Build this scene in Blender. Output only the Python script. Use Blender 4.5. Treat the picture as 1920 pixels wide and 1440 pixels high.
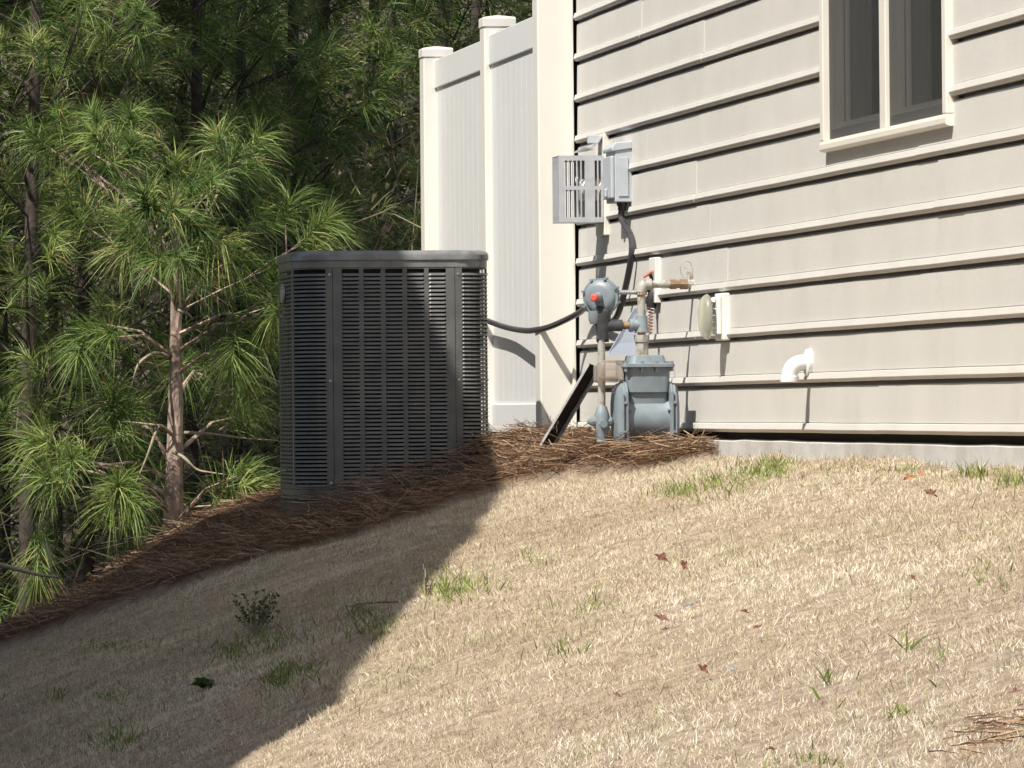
import bpy, bmesh, math, random
import numpy as np
from mathutils import Vector, Matrix, Quaternion

for o in list(bpy.data.objects): bpy.data.objects.remove(o)
sc = bpy.context.scene
col = sc.collection
rad = math.radians

# ------------------------------------------------------------------ camera, sky, sun, exposure
EYE = 1.6                                   # eye height; all z below are relative to the eye
FPX, PITCH, ROLL = 12072.0, 45.8/12072.0, 0.009
fw = np.array([0, math.cos(PITCH), math.sin(PITCH)])
u0_ = np.array([0, -math.sin(PITCH), math.cos(PITCH)]); r0_ = np.array([1., 0, 0])
RIGHT = r0_*math.cos(ROLL) - u0_*math.sin(ROLL)
UP = u0_*math.cos(ROLL) + r0_*math.sin(ROLL)
cam = bpy.data.cameras.new('camera'); camo = bpy.data.objects.new('camera', cam); col.objects.link(camo)
m = Matrix((RIGHT, UP, -fw)).transposed().to_4x4(); m.translation = (0, 0, EYE)
camo.matrix_world = m
cam.sensor_width = 36; cam.lens = 36*FPX/1920; cam.clip_start = 0.1; cam.clip_end = 600
sc.camera = camo

SUNRAY = Vector((0.863, 1.032, -1.90)).normalized()      # the way the light travels
world = bpy.data.worlds.new('World'); sc.world = world; world.use_nodes = True
nt = world.node_tree; bg = nt.nodes['Background']
sky = nt.nodes.new('ShaderNodeTexSky'); sky.sky_type = 'NISHITA'; sky.sun_disc = False
elev = math.asin(-SUNRAY.z); sky.sun_elevation = elev
sky.sun_rotation = math.atan2(-SUNRAY.x, -SUNRAY.y)
sky.air_density = 1.0; sky.dust_density = 1.4; sky.ozone_density = .8
nt.links.new(sky.outputs[0], bg.inputs[0]); bg.inputs[1].default_value = 0.10
sun = bpy.data.lights.new('sun', 'SUN'); sun.energy = 5.0; sun.angle = rad(0.5); sun.color = (1, .95, .87)
suno = bpy.data.objects.new('sun', sun); col.objects.link(suno)
suno.rotation_euler = SUNRAY.to_track_quat('-Z', 'Y').to_euler()
sc.view_settings.view_transform = 'Standard'; sc.view_settings.look = 'None'
sc.view_settings.exposure = 0.6; sc.view_settings.gamma = 1
sc.render.engine = 'CYCLES'
sc.cycles.use_adaptive_sampling = True; sc.cycles.adaptive_threshold = .02
sc.cycles.max_bounces = 5; sc.cycles.diffuse_bounces = 2; sc.cycles.glossy_bounces = 2; sc.cycles.transmission_bounces = 4; sc.cycles.transparent_max_bounces = 6

# ------------------------------------------------------------------ frames
Wd = np.array([.141, -.990]); Wd /= np.hypot(*Wd)          # along the house wall, towards the viewer
Nd = np.array([Wd[1], -Wd[0]])                             # out of the wall
CO = np.array([.26, 24.0])                                 # foot of the house corner
THETA = math.atan2(Wd[1], Wd[0])
def ray(px, py): return fw + RIGHT*(px-960)/FPX + UP*(720-py)/FPX
def on_wall(px, py, p=0.):                                 # (u, z) of a photo point at distance p off the wall
    d = ray(px, py); t = (p + Nd@CO)/(Nd@d[:2]); q = d*t
    return float(Wd@(q[:2]-CO)), float(q[2])
def on_cross(px, py, u):                                   # (p, z) of a photo point in the cross plane at u
    d = ray(px, py); t = (u + Wd@CO)/(Wd@d[:2]); q = d*t
    return float(Nd@(q[:2]-CO)), float(q[2])
def XP(px, py, u): p, z = on_cross(px, py, u); return (u, p, z)
def WP(px, py, p): u, z = on_wall(px, py, p); return (u, p, z)
def at(px, py, depth): d = ray(px, py); return d*(depth/d[1])
def w2(u, p): return CO + Wd*u + Nd*p
def pdist(x, y): return Nd[0]*(x-CO[0]) + Nd[1]*(y-CO[1])
def sstep(a, b, x): t = np.clip((x-a)/(b-a), 0, 1); return t*t*(3-2*t)

def gz(x, y):                                              # ground height relative to the eye
    x = np.asarray(x, float); y = np.asarray(y, float)
    p = pdist(x, y); q = np.clip(p, 0, 4)
    z = -.16 - .15*q - .06*q*q - .30*np.clip(p-4, 0, 4.5)
    z = z + .012*np.sin(3.1*x+.7)*np.sin(2.3*y) + .008*np.sin(7.3*x+2)*np.sin(5.1*y+1) + .005*np.sin(17*x)*np.sin(13*y) + .004*np.sin(29*x+3)*np.sin(23*y+2)
    z = z - .24*sstep(.95, 2.1, p)*sstep(22.4, 25, y)
    z = z - 1.5*sstep(25.7, 31, y)*sstep(-.2, 1.2, p)
    z = z + .30*np.clip(y-35, 0, 60)*sstep(35, 38, y)
    return z
def bedmask(x, y):                                         # 1 inside the pine-straw bed and the wood
    p = pdist(x, y)
    edge = 21.75 + .10*np.sin(2.2*x) + .05*np.sin(6.1*x+1) - .80*(1-sstep(.12, .55, p))*sstep(-.3, .1, p) - .55*sstep(.5, 1.1, p) + .75*sstep(1.3, 2.4, p)
    return sstep(-.05, .05, y-edge+.03*np.sin(21*x)+.02*np.sin(47*x+1))

# ------------------------------------------------------------------ materials
def nodes_of(name):
    mt = bpy.data.materials.new(name); mt.use_nodes = True
    return mt, mt.node_tree.nodes, mt.node_tree.links, mt.node_tree.nodes['Principled BSDF']
def mat(name, c, rough=.5, metal=0., var=.12, scale=12., bump=.0, bscale=60., spec=.5, dirt=None, dirt_scale=5., dirt_lo=.55, dirt_hi=.7, coord='Object'):
    mt, N, L, b = nodes_of(name)
    tc = N.new('ShaderNodeTexCoord')
    nz = N.new('ShaderNodeTexNoise'); nz.inputs['Scale'].default_value = scale; nz.inputs['Detail'].default_value = 6
    L.new(tc.outputs[coord], nz.inputs['Vector'])
    rp = N.new('ShaderNodeValToRGB'); e = rp.color_ramp.elements
    e[0].position = .3; e[1].position = .7
    e[0].color = (*[max(0, x*(1-var)) for x in c], 1); e[1].color = (*[min(1, x*(1+var)) for x in c], 1)
    L.new(nz.outputs['Fac'], rp.inputs[0]); out = rp.outputs[0]
    if dirt:
        n2 = N.new('ShaderNodeTexNoise'); n2.inputs['Scale'].default_value = dirt_scale; n2.inputs['Detail'].default_value = 8; n2.inputs['Roughness'].default_value = .65
        L.new(tc.outputs[coord], n2.inputs['Vector'])
        r2 = N.new('ShaderNodeMapRange'); r2.inputs[1].default_value = dirt_lo; r2.inputs[2].default_value = dirt_hi
        L.new(n2.outputs['Fac'], r2.inputs[0])
        mx = N.new('ShaderNodeMix'); mx.data_type = 'RGBA'; L.new(r2.outputs[0], mx.inputs[0]); L.new(out, mx.inputs[6]); mx.inputs[7].default_value = (*dirt, 1)
        out = mx.outputs[2]
    L.new(out, b.inputs['Base Color'])
    b.inputs['Roughness'].default_value = rough; b.inputs['Metallic'].default_value = metal; b.inputs['Specular IOR Level'].default_value = spec
    if bump:
        n3 = N.new('ShaderNodeTexNoise'); n3.inputs['Scale'].default_value = bscale; n3.inputs['Detail'].default_value = 5
        L.new(tc.outputs[coord], n3.inputs['Vector'])
        bp = N.new('ShaderNodeBump'); bp.inputs['Strength'].default_value = bump; bp.inputs['Distance'].default_value = .004
        L.new(n3.outputs['Fac'], bp.inputs['Height']); L.new(bp.outputs[0], b.inputs['Normal'])
    return mt
def strand_mat(name, stops, rough=.6, trans=.25, spec=.3):     # colour from each strand's own random tint
    mt, N, L, b = nodes_of(name)
    a = N.new('ShaderNodeAttribute'); a.attribute_name = 'tint'
    rp = N.new('ShaderNodeValToRGB'); e = rp.color_ramp.elements
    while len(e) < len(stops): e.new(.5)
    for k, (p, c) in enumerate(stops): e[k].position = p; e[k].color = (*c, 1)
    L.new(a.outputs['Fac'], rp.inputs[0]); L.new(rp.outputs[0], b.inputs['Base Color'])
    b.inputs['Roughness'].default_value = rough; b.inputs['Specular IOR Level'].default_value = spec
    t = N.new('ShaderNodeBsdfTranslucent'); L.new(rp.outputs[0], t.inputs[0])
    mx = N.new('ShaderNodeMixShader'); mx.inputs[0].default_value = trans
    L.new(b.outputs[0], mx.inputs[1]); L.new(t.outputs[0], mx.inputs[2])
    L.new(mx.outputs[0], N['Material Output'].inputs['Surface'])
    return mt
M = {}
M['siding'] = mat('vinyl_siding', (.585, .566, .522), .55, var=.04, scale=3, bump=.16, bscale=70, dirt=(.50, .48, .43), dirt_scale=2.5, dirt_lo=.52, dirt_hi=.85)
M['trim'] = mat('cream_trim', (.70, .665, .585), .45, var=.03, scale=6, dirt=(.6, .55, .44), dirt_scale=7, dirt_lo=.55, dirt_hi=.9)
M['fence'] = mat('vinyl_fence', (.665, .67, .66), .4, var=.03, scale=4, dirt=(.60, .585, .54), dirt_scale=4, dirt_lo=.55, dirt_hi=.9)
M['sheath'] = mat('dark_sheathing', (.03, .025, .02), .9)
M['concrete'] = mat('concrete', (.46, .45, .43), .9, var=.14, scale=5, bump=.5, bscale=30, dirt=(.34, .31, .25), dirt_scale=2.2, dirt_lo=.48, dirt_hi=.75)
M['glass'] = mat('window_glass', (.016, .022, .022), .04, var=.0, spec=.5)
M['acpaint'] = mat('dark_grey_enamel', (.105, .107, .102), .4, var=.2, scale=14, bump=.06, bscale=200, dirt=(.15, .14, .125), dirt_scale=9, dirt_lo=.5, dirt_hi=.75)
M['coil'] = mat('coil_black', (.018, .018, .017), .8, var=.3, scale=80)
M['accap_lit'] = mat('skylit_enamel_cap', (.17, .172, .168), .34, var=.25, scale=18, bump=.06, bscale=200)  # same enamel, lightened to imitate sky light on the top cover
M['pad'] = mat('pad_grey', (.10, .095, .085), .9, var=.2)
M['badge'] = mat('badge', (.42, .42, .41), .35, metal=.3)
M['gasgrey'] = mat('meter_grey_paint', (.195, .232, .255), .45, var=.14, scale=20, dirt=(.22, .22, .20), dirt_scale=16, dirt_lo=.58, dirt_hi=.8)
M['pipe'] = mat('painted_pipe', (.36, .355, .32), .55, var=.12, scale=40, dirt=(.22, .13, .07), dirt_scale=34, dirt_lo=.52, dirt_hi=.66)
M['rust'] = mat('rusty_brass', (.25, .165, .09), .6, metal=.25, var=.35, scale=60, dirt=(.10, .045, .02), dirt_scale=70)
M['regbody'] = mat('dark_regulator_body', (.045, .047, .05), .5, var=.3, scale=50)  # regulator body in a darker grey than the meter paint
M['post'] = mat('sunlit_vinyl_post', (.69, .665, .605), .4, var=.03, scale=4, dirt=(.60, .57, .50), dirt_scale=4, dirt_lo=.55, dirt_hi=.9)  # same vinyl as the panels, warmed to imitate sun on the posts
M['steel'] = mat('galvanised_steel', (.42, .43, .44), .38, metal=.7, var=.12, scale=30)
M['cage'] = mat('cage_grey_metal', (.50, .51, .53), .42, metal=.3, var=.1, scale=25)
M['red'] = mat('faded_red_plastic', (.55, .09, .07), .5, var=.15, scale=40)
M['redh'] = mat('faded_red_handle', (.50, .16, .10), .6, var=.3, scale=60)
M['black'] = mat('black_rubber', (.018, .016, .016), .5, var=.3, scale=40)
M['conduit'] = mat('conduit_dark', (.045, .043, .046), .38, var=.25, scale=60)
M['chan'] = mat('black_channel', (.012, .012, .012), .45, var=.4, scale=30, dirt=(.05, .04, .03), dirt_scale=22)
M['chanedge_lit'] = mat('lit_channel_edge', (.33, .32, .32), .5, var=.3, scale=30)  # black channel's edges made pale: sunlight on them put into the colour
M['pvc'] = mat('white_pvc', (.70, .70, .685), .3, var=.02)
M['white'] = mat('white_plastic', (.72, .71, .67), .45, var=.05)
M['yellowed'] = mat('yellowed_plastic', (.50, .48, .33), .3, var=.12, scale=30)
M['tag'] = mat('pale_blue_sheet', (.50, .56, .68), .4, var=.05)
M['boxg'] = mat('disconnect_grey', (.42, .45, .48), .45, var=.05, scale=20)
M['copper'] = mat('copper', (.27, .13, .08), .5, metal=.4, var=.2, scale=50)
M['roof'] = mat('shingle', (.09, .085, .08), .9, var=.3, scale=30)
M['leafb'] = mat('dead_leaf', (.13, .045, .022), .6, var=.45, scale=50)
M['leafo'] = mat('dead_leaf_tan', (.33, .15, .07), .6, var=.35, scale=50)
M['grey_leaf'] = mat('dead_leaf_grey', (.30, .29, .29), .6, var=.3, scale=50)
M['deadwood'] = mat('dead_wood', (.34, .29, .20), .85, var=.3, scale=40)
# clear aged plastic
mt, N, L, b = nodes_of('clear_aged_plastic'); b.inputs['Base Color'].default_value = (.80, .79, .66, 1); b.inputs['Roughness'].default_value = .28; b.inputs['Transmission Weight'].default_value = .8; b.inputs['IOR'].default_value = 1.25; M['clear'] = mt
mt, N, L, b = nodes_of('index_plastic'); b.inputs['Base Color'].default_value = (.72, .64, .58, 1); b.inputs['Roughness'].default_value = .15; b.inputs['Transmission Weight'].default_value = .8; b.inputs['IOR'].default_value = 1.2; M['indexp'] = mt
# insect screen: fine mesh, half see-through
mt, N, L, b = nodes_of('insect_screen'); b.inputs['Base Color'].default_value = (.03, .032, .032, 1); b.inputs['Roughness'].default_value = .7
tr = N.new('ShaderNodeBsdfTransparent'); mx = N.new('ShaderNodeMixShader'); mx.inputs[0].default_value = .48
L.new(tr.outputs[0], mx.inputs[1]); L.new(b.outputs[0], mx.inputs[2]); L.new(mx.outputs[0], N['Material Output'].inputs['Surface']); M['screen'] = mt
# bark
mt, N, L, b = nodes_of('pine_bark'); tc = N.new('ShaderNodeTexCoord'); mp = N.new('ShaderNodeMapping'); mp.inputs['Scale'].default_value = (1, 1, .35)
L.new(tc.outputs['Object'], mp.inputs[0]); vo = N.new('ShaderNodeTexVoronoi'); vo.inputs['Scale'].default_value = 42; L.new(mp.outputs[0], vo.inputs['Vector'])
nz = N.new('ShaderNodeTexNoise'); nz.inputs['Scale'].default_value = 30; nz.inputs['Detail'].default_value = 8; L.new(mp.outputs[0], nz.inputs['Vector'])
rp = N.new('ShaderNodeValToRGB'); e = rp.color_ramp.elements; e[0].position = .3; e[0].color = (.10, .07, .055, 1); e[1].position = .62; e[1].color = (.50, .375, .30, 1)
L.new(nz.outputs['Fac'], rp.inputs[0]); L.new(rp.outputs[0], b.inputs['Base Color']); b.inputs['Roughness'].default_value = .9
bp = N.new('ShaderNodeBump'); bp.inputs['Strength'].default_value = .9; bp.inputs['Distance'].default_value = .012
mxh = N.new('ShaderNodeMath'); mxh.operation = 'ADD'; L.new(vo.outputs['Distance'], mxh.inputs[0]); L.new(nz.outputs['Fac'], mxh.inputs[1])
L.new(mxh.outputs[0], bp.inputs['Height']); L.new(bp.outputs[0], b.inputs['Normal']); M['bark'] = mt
# ground: lawn thatch, straw bed and forest litter by where the ground is which
mt, N, L, b = nodes_of('ground'); tc = N.new('ShaderNodeTexCoord')
def noise_ramp(scale, c0, c1, p0=.35, p1=.65):
    nz = N.new('ShaderNodeTexNoise'); nz.inputs['Scale'].default_value = scale; nz.inputs['Detail'].default_value = 9; nz.inputs['Roughness'].default_value = .7
    L.new(tc.outputs['Object'], nz.inputs['Vector']); rp = N.new('ShaderNodeValToRGB'); e = rp.color_ramp.elements
    e[0].position = p0; e[1].position = p1; e[0].color = (*c0, 1); e[1].color = (*c1, 1); L.new(nz.outputs['Fac'], rp.inputs[0]); return rp.outputs[0], nz
la, nzA = noise_ramp(26, (.27, .205, .14), (.56, .45, .335))
be, _ = noise_ramp(30, (.045, .022, .013), (.15, .075, .04))
fo, _ = noise_ramp(9, (.05, .04, .03), (.20, .165, .13))
at1 = N.new('ShaderNodeAttribute'); at1.attribute_name = 'bed'; at2 = N.new('ShaderNodeAttribute'); at2.attribute_name = 'wood'
m1 = N.new('ShaderNodeMix'); m1.data_type = 'RGBA'; L.new(at1.outputs['Fac'], m1.inputs[0]); L.new(la, m1.inputs[6]); L.new(be, m1.inputs[7])
m2 = N.new('ShaderNodeMix'); m2.data_type = 'RGBA'; L.new(at2.outputs['Fac'], m2.inputs[0]); L.new(m1.outputs[2], m2.inputs[6]); L.new(fo, m2.inputs[7])
L.new(m2.outputs[2], b.inputs['Base Color']); b.inputs['Roughness'].default_value = .95; b.inputs['Specular IOR Level'].default_value = .1
bp = N.new('ShaderNodeBump'); bp.inputs['Strength'].default_value = 1.; bp.inputs['Distance'].default_value = .03; L.new(nzA.outputs['Fac'], bp.inputs['Height']); L.new(bp.outputs[0], b.inputs['Normal']); M['ground'] = mt
M['bark_shaded'] = mat('shaded_bark', (.055, .042, .034), .95, var=.5, scale=24, bump=.8, bscale=40)  # shaded copy of the bark, darkened for every trunk but the sunlit one
M['grass'] = strand_mat('dry_grass', [(0, (.28, .205, .13)), (.35, (.53, .435, .305)), (.62, (.70, .60, .45)), (.84, (.82, .75, .63)), (.89, (.52, .47, .28)), (.95, (.38, .38, .19)), (1, (.24, .27, .10))], .6, .25)
M['green'] = strand_mat('green_grass', [(0, (.10, .145, .03)), (.5, (.21, .275, .06)), (1, (.42, .42, .16))], .5, .35)
M['straw'] = strand_mat('pine_straw', [(0, (.055, .030, .018)), (.45, (.15, .088, .052)), (.8, (.35, .225, .13)), (1, (.54, .39, .25))], .6, .1)
M['needle'] = strand_mat('pine_needles', [(0, (.045, .083, .024)), (.42, (.122, .195, .047)), (.75, (.26, .33, .088)), (.93, (.42, .42, .17)), (1, (.33, .21, .11))], .5, .3, .3)
M['scrub'] = strand_mat('scrub_leaves', [(0, (.04, .065, .018)), (.5, (.10, .13, .03)), (.8, (.17, .14, .075)), (1, (.27, .21, .15))], .6, .3)
M['weedleaf'] = strand_mat('weed_leaf', [(0, (.04, .065, .02)), (.6, (.08, .12, .035)), (1, (.13, .15, .05))], .5, .2)

# ------------------------------------------------------------------ mesh helpers
class MB:
    def __init__(s): s.v = []; s.f = []
    def add(s, vs, fs): k = len(s.v); s.v += [tuple(map(float, v)) for v in vs]; s.f += [tuple(i+k for i in f) for f in fs]; return s
    def box(s, a0, a1, b0, b1, c0, c1):
        return s.add([(a, b, c) for c in (c0, c1) for b in (b0, b1) for a in (a0, a1)], [(0, 2, 3, 1), (4, 5, 7, 6), (0, 1, 5, 4), (2, 6, 7, 3), (0, 4, 6, 2), (1, 3, 7, 5)])
    def tube(s, pts, r, seg=10, caps=True):
        pts = [Vector(p) for p in pts]; n = len(pts); rs = r if isinstance(r, (list, tuple)) else [r]*n
        T = [(pts[min(i+1, n-1)]-pts[max(i-1, 0)]).normalized() for i in range(n)]
        a = Vector((0, 0, 1)) if abs(T[0].z) < .9 else Vector((1, 0, 0)); nn = T[0].cross(a).normalized(); k0 = len(s.v)
        for i in range(n):
            if i:
                q = T[i-1].rotation_difference(T[i]); nn = q @ nn
            nn = (nn - T[i]*nn.dot(T[i])).normalized(); bb = T[i].cross(nn)
            for j in range(seg):
                an = 2*math.pi*j/seg; s.v.append(tuple(pts[i]+(nn*math.cos(an)+bb*math.sin(an))*rs[i]))
        for i in range(n-1):
            for j in range(seg):
                s.f.append((k0+i*seg+j, k0+i*seg+(j+1) % seg, k0+(i+1)*seg+(j+1) % seg, k0+(i+1)*seg+j))
        if caps: s.f.append(tuple(k0+j for j in reversed(range(seg)))); s.f.append(tuple(k0+(n-1)*seg+j for j in range(seg)))
        return s
    def loft(s, rings, closed=True, caps=True):
        k0 = len(s.v); m_ = len(rings[0])
        for r in rings: s.v += [tuple(map(float, q)) for q in r]
        for i in range(len(rings)-1):
            for j in range(m_ if closed else m_-1):
                s.f.append((k0+i*m_+j, k0+i*m_+(j+1) % m_, k0+(i+1)*m_+(j+1) % m_, k0+(i+1)*m_+j))
        if caps: s.f.append(tuple(k0+j for j in reversed(range(m_)))); s.f.append(tuple(k0+(len(rings)-1)*m_+j for j in range(m_)))
        return s
    def build(s, name, material, parent=None, org=(0, 0, 0), frame='wall', smooth=False, bevel=0, shared=None):
        sg = -1 if frame == 'wall' else 1
        vs = [(v[0]-org[0], sg*(v[1]-org[1]), v[2]-org[2]) for v in s.v]
        me = bpy.data.meshes.new(name); me.from_pydata(vs, [], s.f)
        bm = bmesh.new(); bm.from_mesh(me); bmesh.ops.recalc_face_normals(bm, faces=bm.faces); bm.to_mesh(me); bm.free()
        me.materials.append(M[material])
        if smooth:
            me.polygons.foreach_set('use_smooth', [True]*len(me.polygons))
        o = bpy.data.objects.new(name, me); col.objects.link(o)
        if smooth == 'auto':
            md = o.modifiers.new('es', 'EDGE_SPLIT'); md.split_angle = rad(35)
        if bevel:
            md = o.modifiers.new('bv', 'BEVEL'); md.width = bevel; md.segments = 2; md.limit_method = 'ANGLE'
        if parent: o.parent = parent
        else: place(o, org, frame)
        return o
def place(o, org, frame):
    if frame == 'wall':
        q = w2(org[0], org[1]); o.location = (q[0], q[1], org[2]+EYE); o.rotation_euler = (0, 0, THETA)
    else: o.location = (org[0], org[1], org[2]+EYE)
def tag(o, label=None, cat=None, group=None, kind=None):
    if label: o['label'] = label
    if cat: o['category'] = cat
    if group: o['group'] = group
    if kind: o['kind'] = kind
    return o
def thing(name, label, cat, org=(0, 0, 0), frame='wall', group=None):
    o = bpy.data.objects.new(name, None); col.objects.link(o); o.empty_display_size = .1
    place(o, org, frame); return tag(o, label, cat, group)
def big_mesh(name, V, F_tri_counts, F_idx, material, parent=None, tint=None, loc=(0, 0, 0)):
    """V (n,3) world-relative, loops given flat with per-face sizes"""
    me = bpy.data.meshes.new(name); V = np.asarray(V, np.float32)
    me.vertices.add(len(V)); me.vertices.foreach_set('co', (V-np.asarray(loc, np.float32)).ravel())
    F_idx = np.asarray(F_idx, np.int32); cnt = np.asarray(F_tri_counts, np.int32)
    me.loops.add(len(F_idx)); me.loops.foreach_set('vertex_index', F_idx)
    me.polygons.add(len(cnt)); st = np.zeros(len(cnt), np.int32); st[1:] = np.cumsum(cnt)[:-1]; me.polygons.foreach_set('loop_start', st)
    me.update(calc_edges=True)
    if tint is not None:
        a = me.attributes.new('tint', 'FLOAT', 'POINT'); a.data.foreach_set('value', np.asarray(tint, np.float32))
    me.materials.append(M[material]); o = bpy.data.objects.new(name, me); col.objects.link(o)
    if parent: o.parent = parent
    else: o.location = (loc[0], loc[1], loc[2]+EYE)
    return o
def strips(B, D, L, width, droop, rng, side=None, bend=.5):
    """many thin two-segment blades: base, direction, length -> verts, counts, idx (5 verts, quad+tri each)"""
    n = len(B); L = np.asarray(L).reshape(-1, 1); D = D/np.linalg.norm(D, axis=1, keepdims=True)
    if side is None:
        s = np.cross(D, rng.normal(size=(n, 3))); s /= np.linalg.norm(s, axis=1, keepdims=True)+1e-9
    else: s = side
    wv = np.asarray(width).reshape(-1, 1)*s*.5; dr = np.asarray(droop).reshape(-1, 1)*L
    Mid = B+D*L*bend; Mid[:, 2:] -= dr*.25
    Tip = B+D*L; Tip[:, 2:] -= dr
    V = np.stack([B-wv, B+wv, Mid+wv*.8, Mid-wv*.8, Tip], 1).reshape(-1, 3)
    k = (np.arange(n)*5).reshape(-1, 1)
    idx = (k+np.array([[0, 1, 2, 3, 3, 2, 4]])).ravel()
    return V, np.tile([4, 3], n), idx
def merge(parts):
    Vs, Cs, Is, Ts = [], [], [], []; k = 0
    for V, c, i, t in parts: Vs.append(V); Cs.append(c); Is.append(i+k); Ts.append(t); k += len(V)
    return np.concatenate(Vs), np.concatenate(Cs), np.concatenate(Is), np.concatenate(Ts)

rng = np.random.default_rng(7); random.seed(7)

# ================================================================== GROUND
def axis(spans):
    out = []
    for a, b_, st in spans: out += list(np.arange(a, b_, st))
    return np.array(out+[spans[-1][1]])
gx = axis([(-90, -12, 6), (-12, -4, .8), (-4, 3, .07), (3, 10, .7), (10, 90, 8)])
gy = axis([(-40, 0, 5), (0, 8, .5), (8, 28, .07), (28, 46, .5), (46, 80, 4), (80, 140, 10)])
X, Y = np.meshgrid(gx, gy); Z = gz(X, Y)
nx, ny = len(gx), len(gy)
bedm = bedmask(X, Y)*sstep(-.5, .0, 3.2-pdist(X, Y)+(Y > 24)*9)
mound = bedm*(1-sstep(26, 27, Y))*(.035+.02*np.sin(4*X+1)*np.sin(3*Y))
Z = np.minimum(Z+mound, 14)
ii = (np.arange(ny-1)[:, None]*nx+np.arange(nx-1)[None]).ravel()
idx = np.stack([ii, ii+1, ii+nx+1, ii+nx], 1).ravel()
g = big_mesh('ground', np.stack([X, Y, Z], -1).reshape(-1, 3), np.full(len(ii), 4), idx, 'ground')
for nm, val in (('bed', bedm), ('wood', sstep(26.3, 28, Y)*sstep(-.5, .6, pdist(X, Y)) + sstep(33, 36, Y)*(1-sstep(-.5, .6, pdist(X, Y))))):
    a = g.data.attributes.new(nm, 'FLOAT', 'POINT'); a.data.foreach_set('value', np.clip(val, 0, 1).ravel().astype(np.float32))
g.data.polygons.foreach_set('use_smooth', [True]*len(g.data.polygons))
tag(g, 'sloping yard of dormant tan lawn, straw bed and woodland floor', kind='structure')

# ================================================================== HOUSE
house = thing('house', 'beige vinyl sided house wall with twin window and concrete footing', 'house', (0, 0, -.3))
HO = (0, 0, -.3)
ROW = .1525; Z0 = -.0823; UEND = 12.0; NROW = 22
WU0, WU1, WZ0, WZ1 = 4.895, 6.70, .752, 2.25
prof = [(-.024, .001), (.0105, .000), (.0130, .0015), (.0182, .0085), (.0190, .0105), (.0186, .0125), (.0150, .0275), (.0138, .0285), (.0070, .0288), (.0046, .0294), (.0046, .0310), (.0072, .0320), (.0060, .100), (.0050, .1385), (.0022, .1410), (-.020, .1425), (-.024, .160)]
def plank(u0, u1, z, dp):
    mb = MB(); us = np.linspace(u0, u1, max(2, int((u1-u0)/.22))); ph = random.uniform(0, 6)
    wob = random.uniform(-.0007, .0007)
    def wave(u): return .0004*math.sin(3.1*u+ph)+.00025*math.sin(8.3*u+2*ph)      # vinyl never hangs quite flat
    mb.loft([[(u, p+dp+wob+.8*wave(u+1.7) if p > 0 else p, z+dz+(wave(u) if dz < .05 else 0)) for p, dz in prof] for u in us])
    return mb.build('plank', 'siding', house, HO)
for r in range(NROW):
    z = Z0+ROW*r
    spans = [(0.004, UEND)]
    if z+.05 > WZ0 and z < WZ1: spans = [(0.004, WU0+.02), (WU1-.02, UEND)]
    off = random.uniform(1.2, 3.6)
    for a, b_ in spans:
        cuts = [c for c in np.arange(off-3.66, UEND, 3.66) if a+.35 < c < b_-.35]
        ed = [a]+cuts+[b_]
        for k in range(len(ed)-1):
            plank(ed[k], ed[k+1]+(.025 if k < len(ed)-2 else 0), z, .0014*((len(ed)-k) % 2))
# sheathing behind the planks (with the window hole), bottom recess
mb = MB(); zt = Z0+ROW*NROW
mb.box(-.02, WU0+.03, -.16, -.0245, Z0+.005, zt); mb.box(WU1-.03, UEND, -.16, -.0245, Z0+.005, zt)
mb.box(WU0+.03, WU1-.03, -.16, -.0245, Z0+.005, WZ0+.03); mb.box(WU0+.03, WU1-.03, -.16, -.0245, WZ1-.03, zt)
mb.build('sheathing', 'sheath', house, HO)
MB().box(-.02, UEND, -.2, -.030, Z0-.028, Z0+.004).build('sill_plate', 'sheath', house, HO)
mb = MB()                                                   # footing with slightly uneven top
us = np.arange(-.02, UEND, .23)
rings = []
for u in us:
    t = Z0-.024+random.uniform(-.0025, .0025)
    rings.append([(u, .004, -1.2), (u, .004+random.uniform(-.0004, .0004), t-.006), (u, -.004, t), (u, -.24, t), (u, -.24, -1.2)])
mb.loft(rings); mb.build('footing', 'concrete', house, HO)
# corner post: hollow channel whose open edge faces the viewer
mb = MB(); mb.box(-.11, .0, .020, .031, Z0-.01, zt); mb.box(-.11, -.075, -.06, .0195, Z0-.01, zt)
mb.build('corner_trim', 'trim', house, HO, bevel=.002)
MB().box(-.074, -.07, -.012, .0195, Z0-.01, zt).build('channel_shade', 'sheath', house, HO)  # near-black sheet standing in for the shade inside the hollow
# gable/eave far above the frame: soffit and roof plane
mb = MB(); mb.box(-.35, UEND, -6, .18, zt, zt+.03); mb.build('soffit', 'trim', house, HO)
mb = MB(); mb.add([(-.4, .26, zt+.02), (UEND, .26, zt+.02), (UEND, -4.5, zt+2.3), (-.4, -4.5, zt+2.3), (-.4, .26, zt+.06), (UEND, .26, zt+.06), (UEND, -4.5, zt+2.36), (-.4, -4.5, zt+2.36)],
    [(0, 1, 2, 3), (4, 7, 6, 5), (0, 4, 5, 1), (1, 5, 6, 2), (2, 6, 7, 3), (3, 7, 4, 0)]); mb.build('roof', 'roof', house, HO)
mb = MB(); mb.box(-.019, .1, -6, -.2, -1.2, zt); mb.build('rear_wall', 'siding', house, HO)
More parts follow.
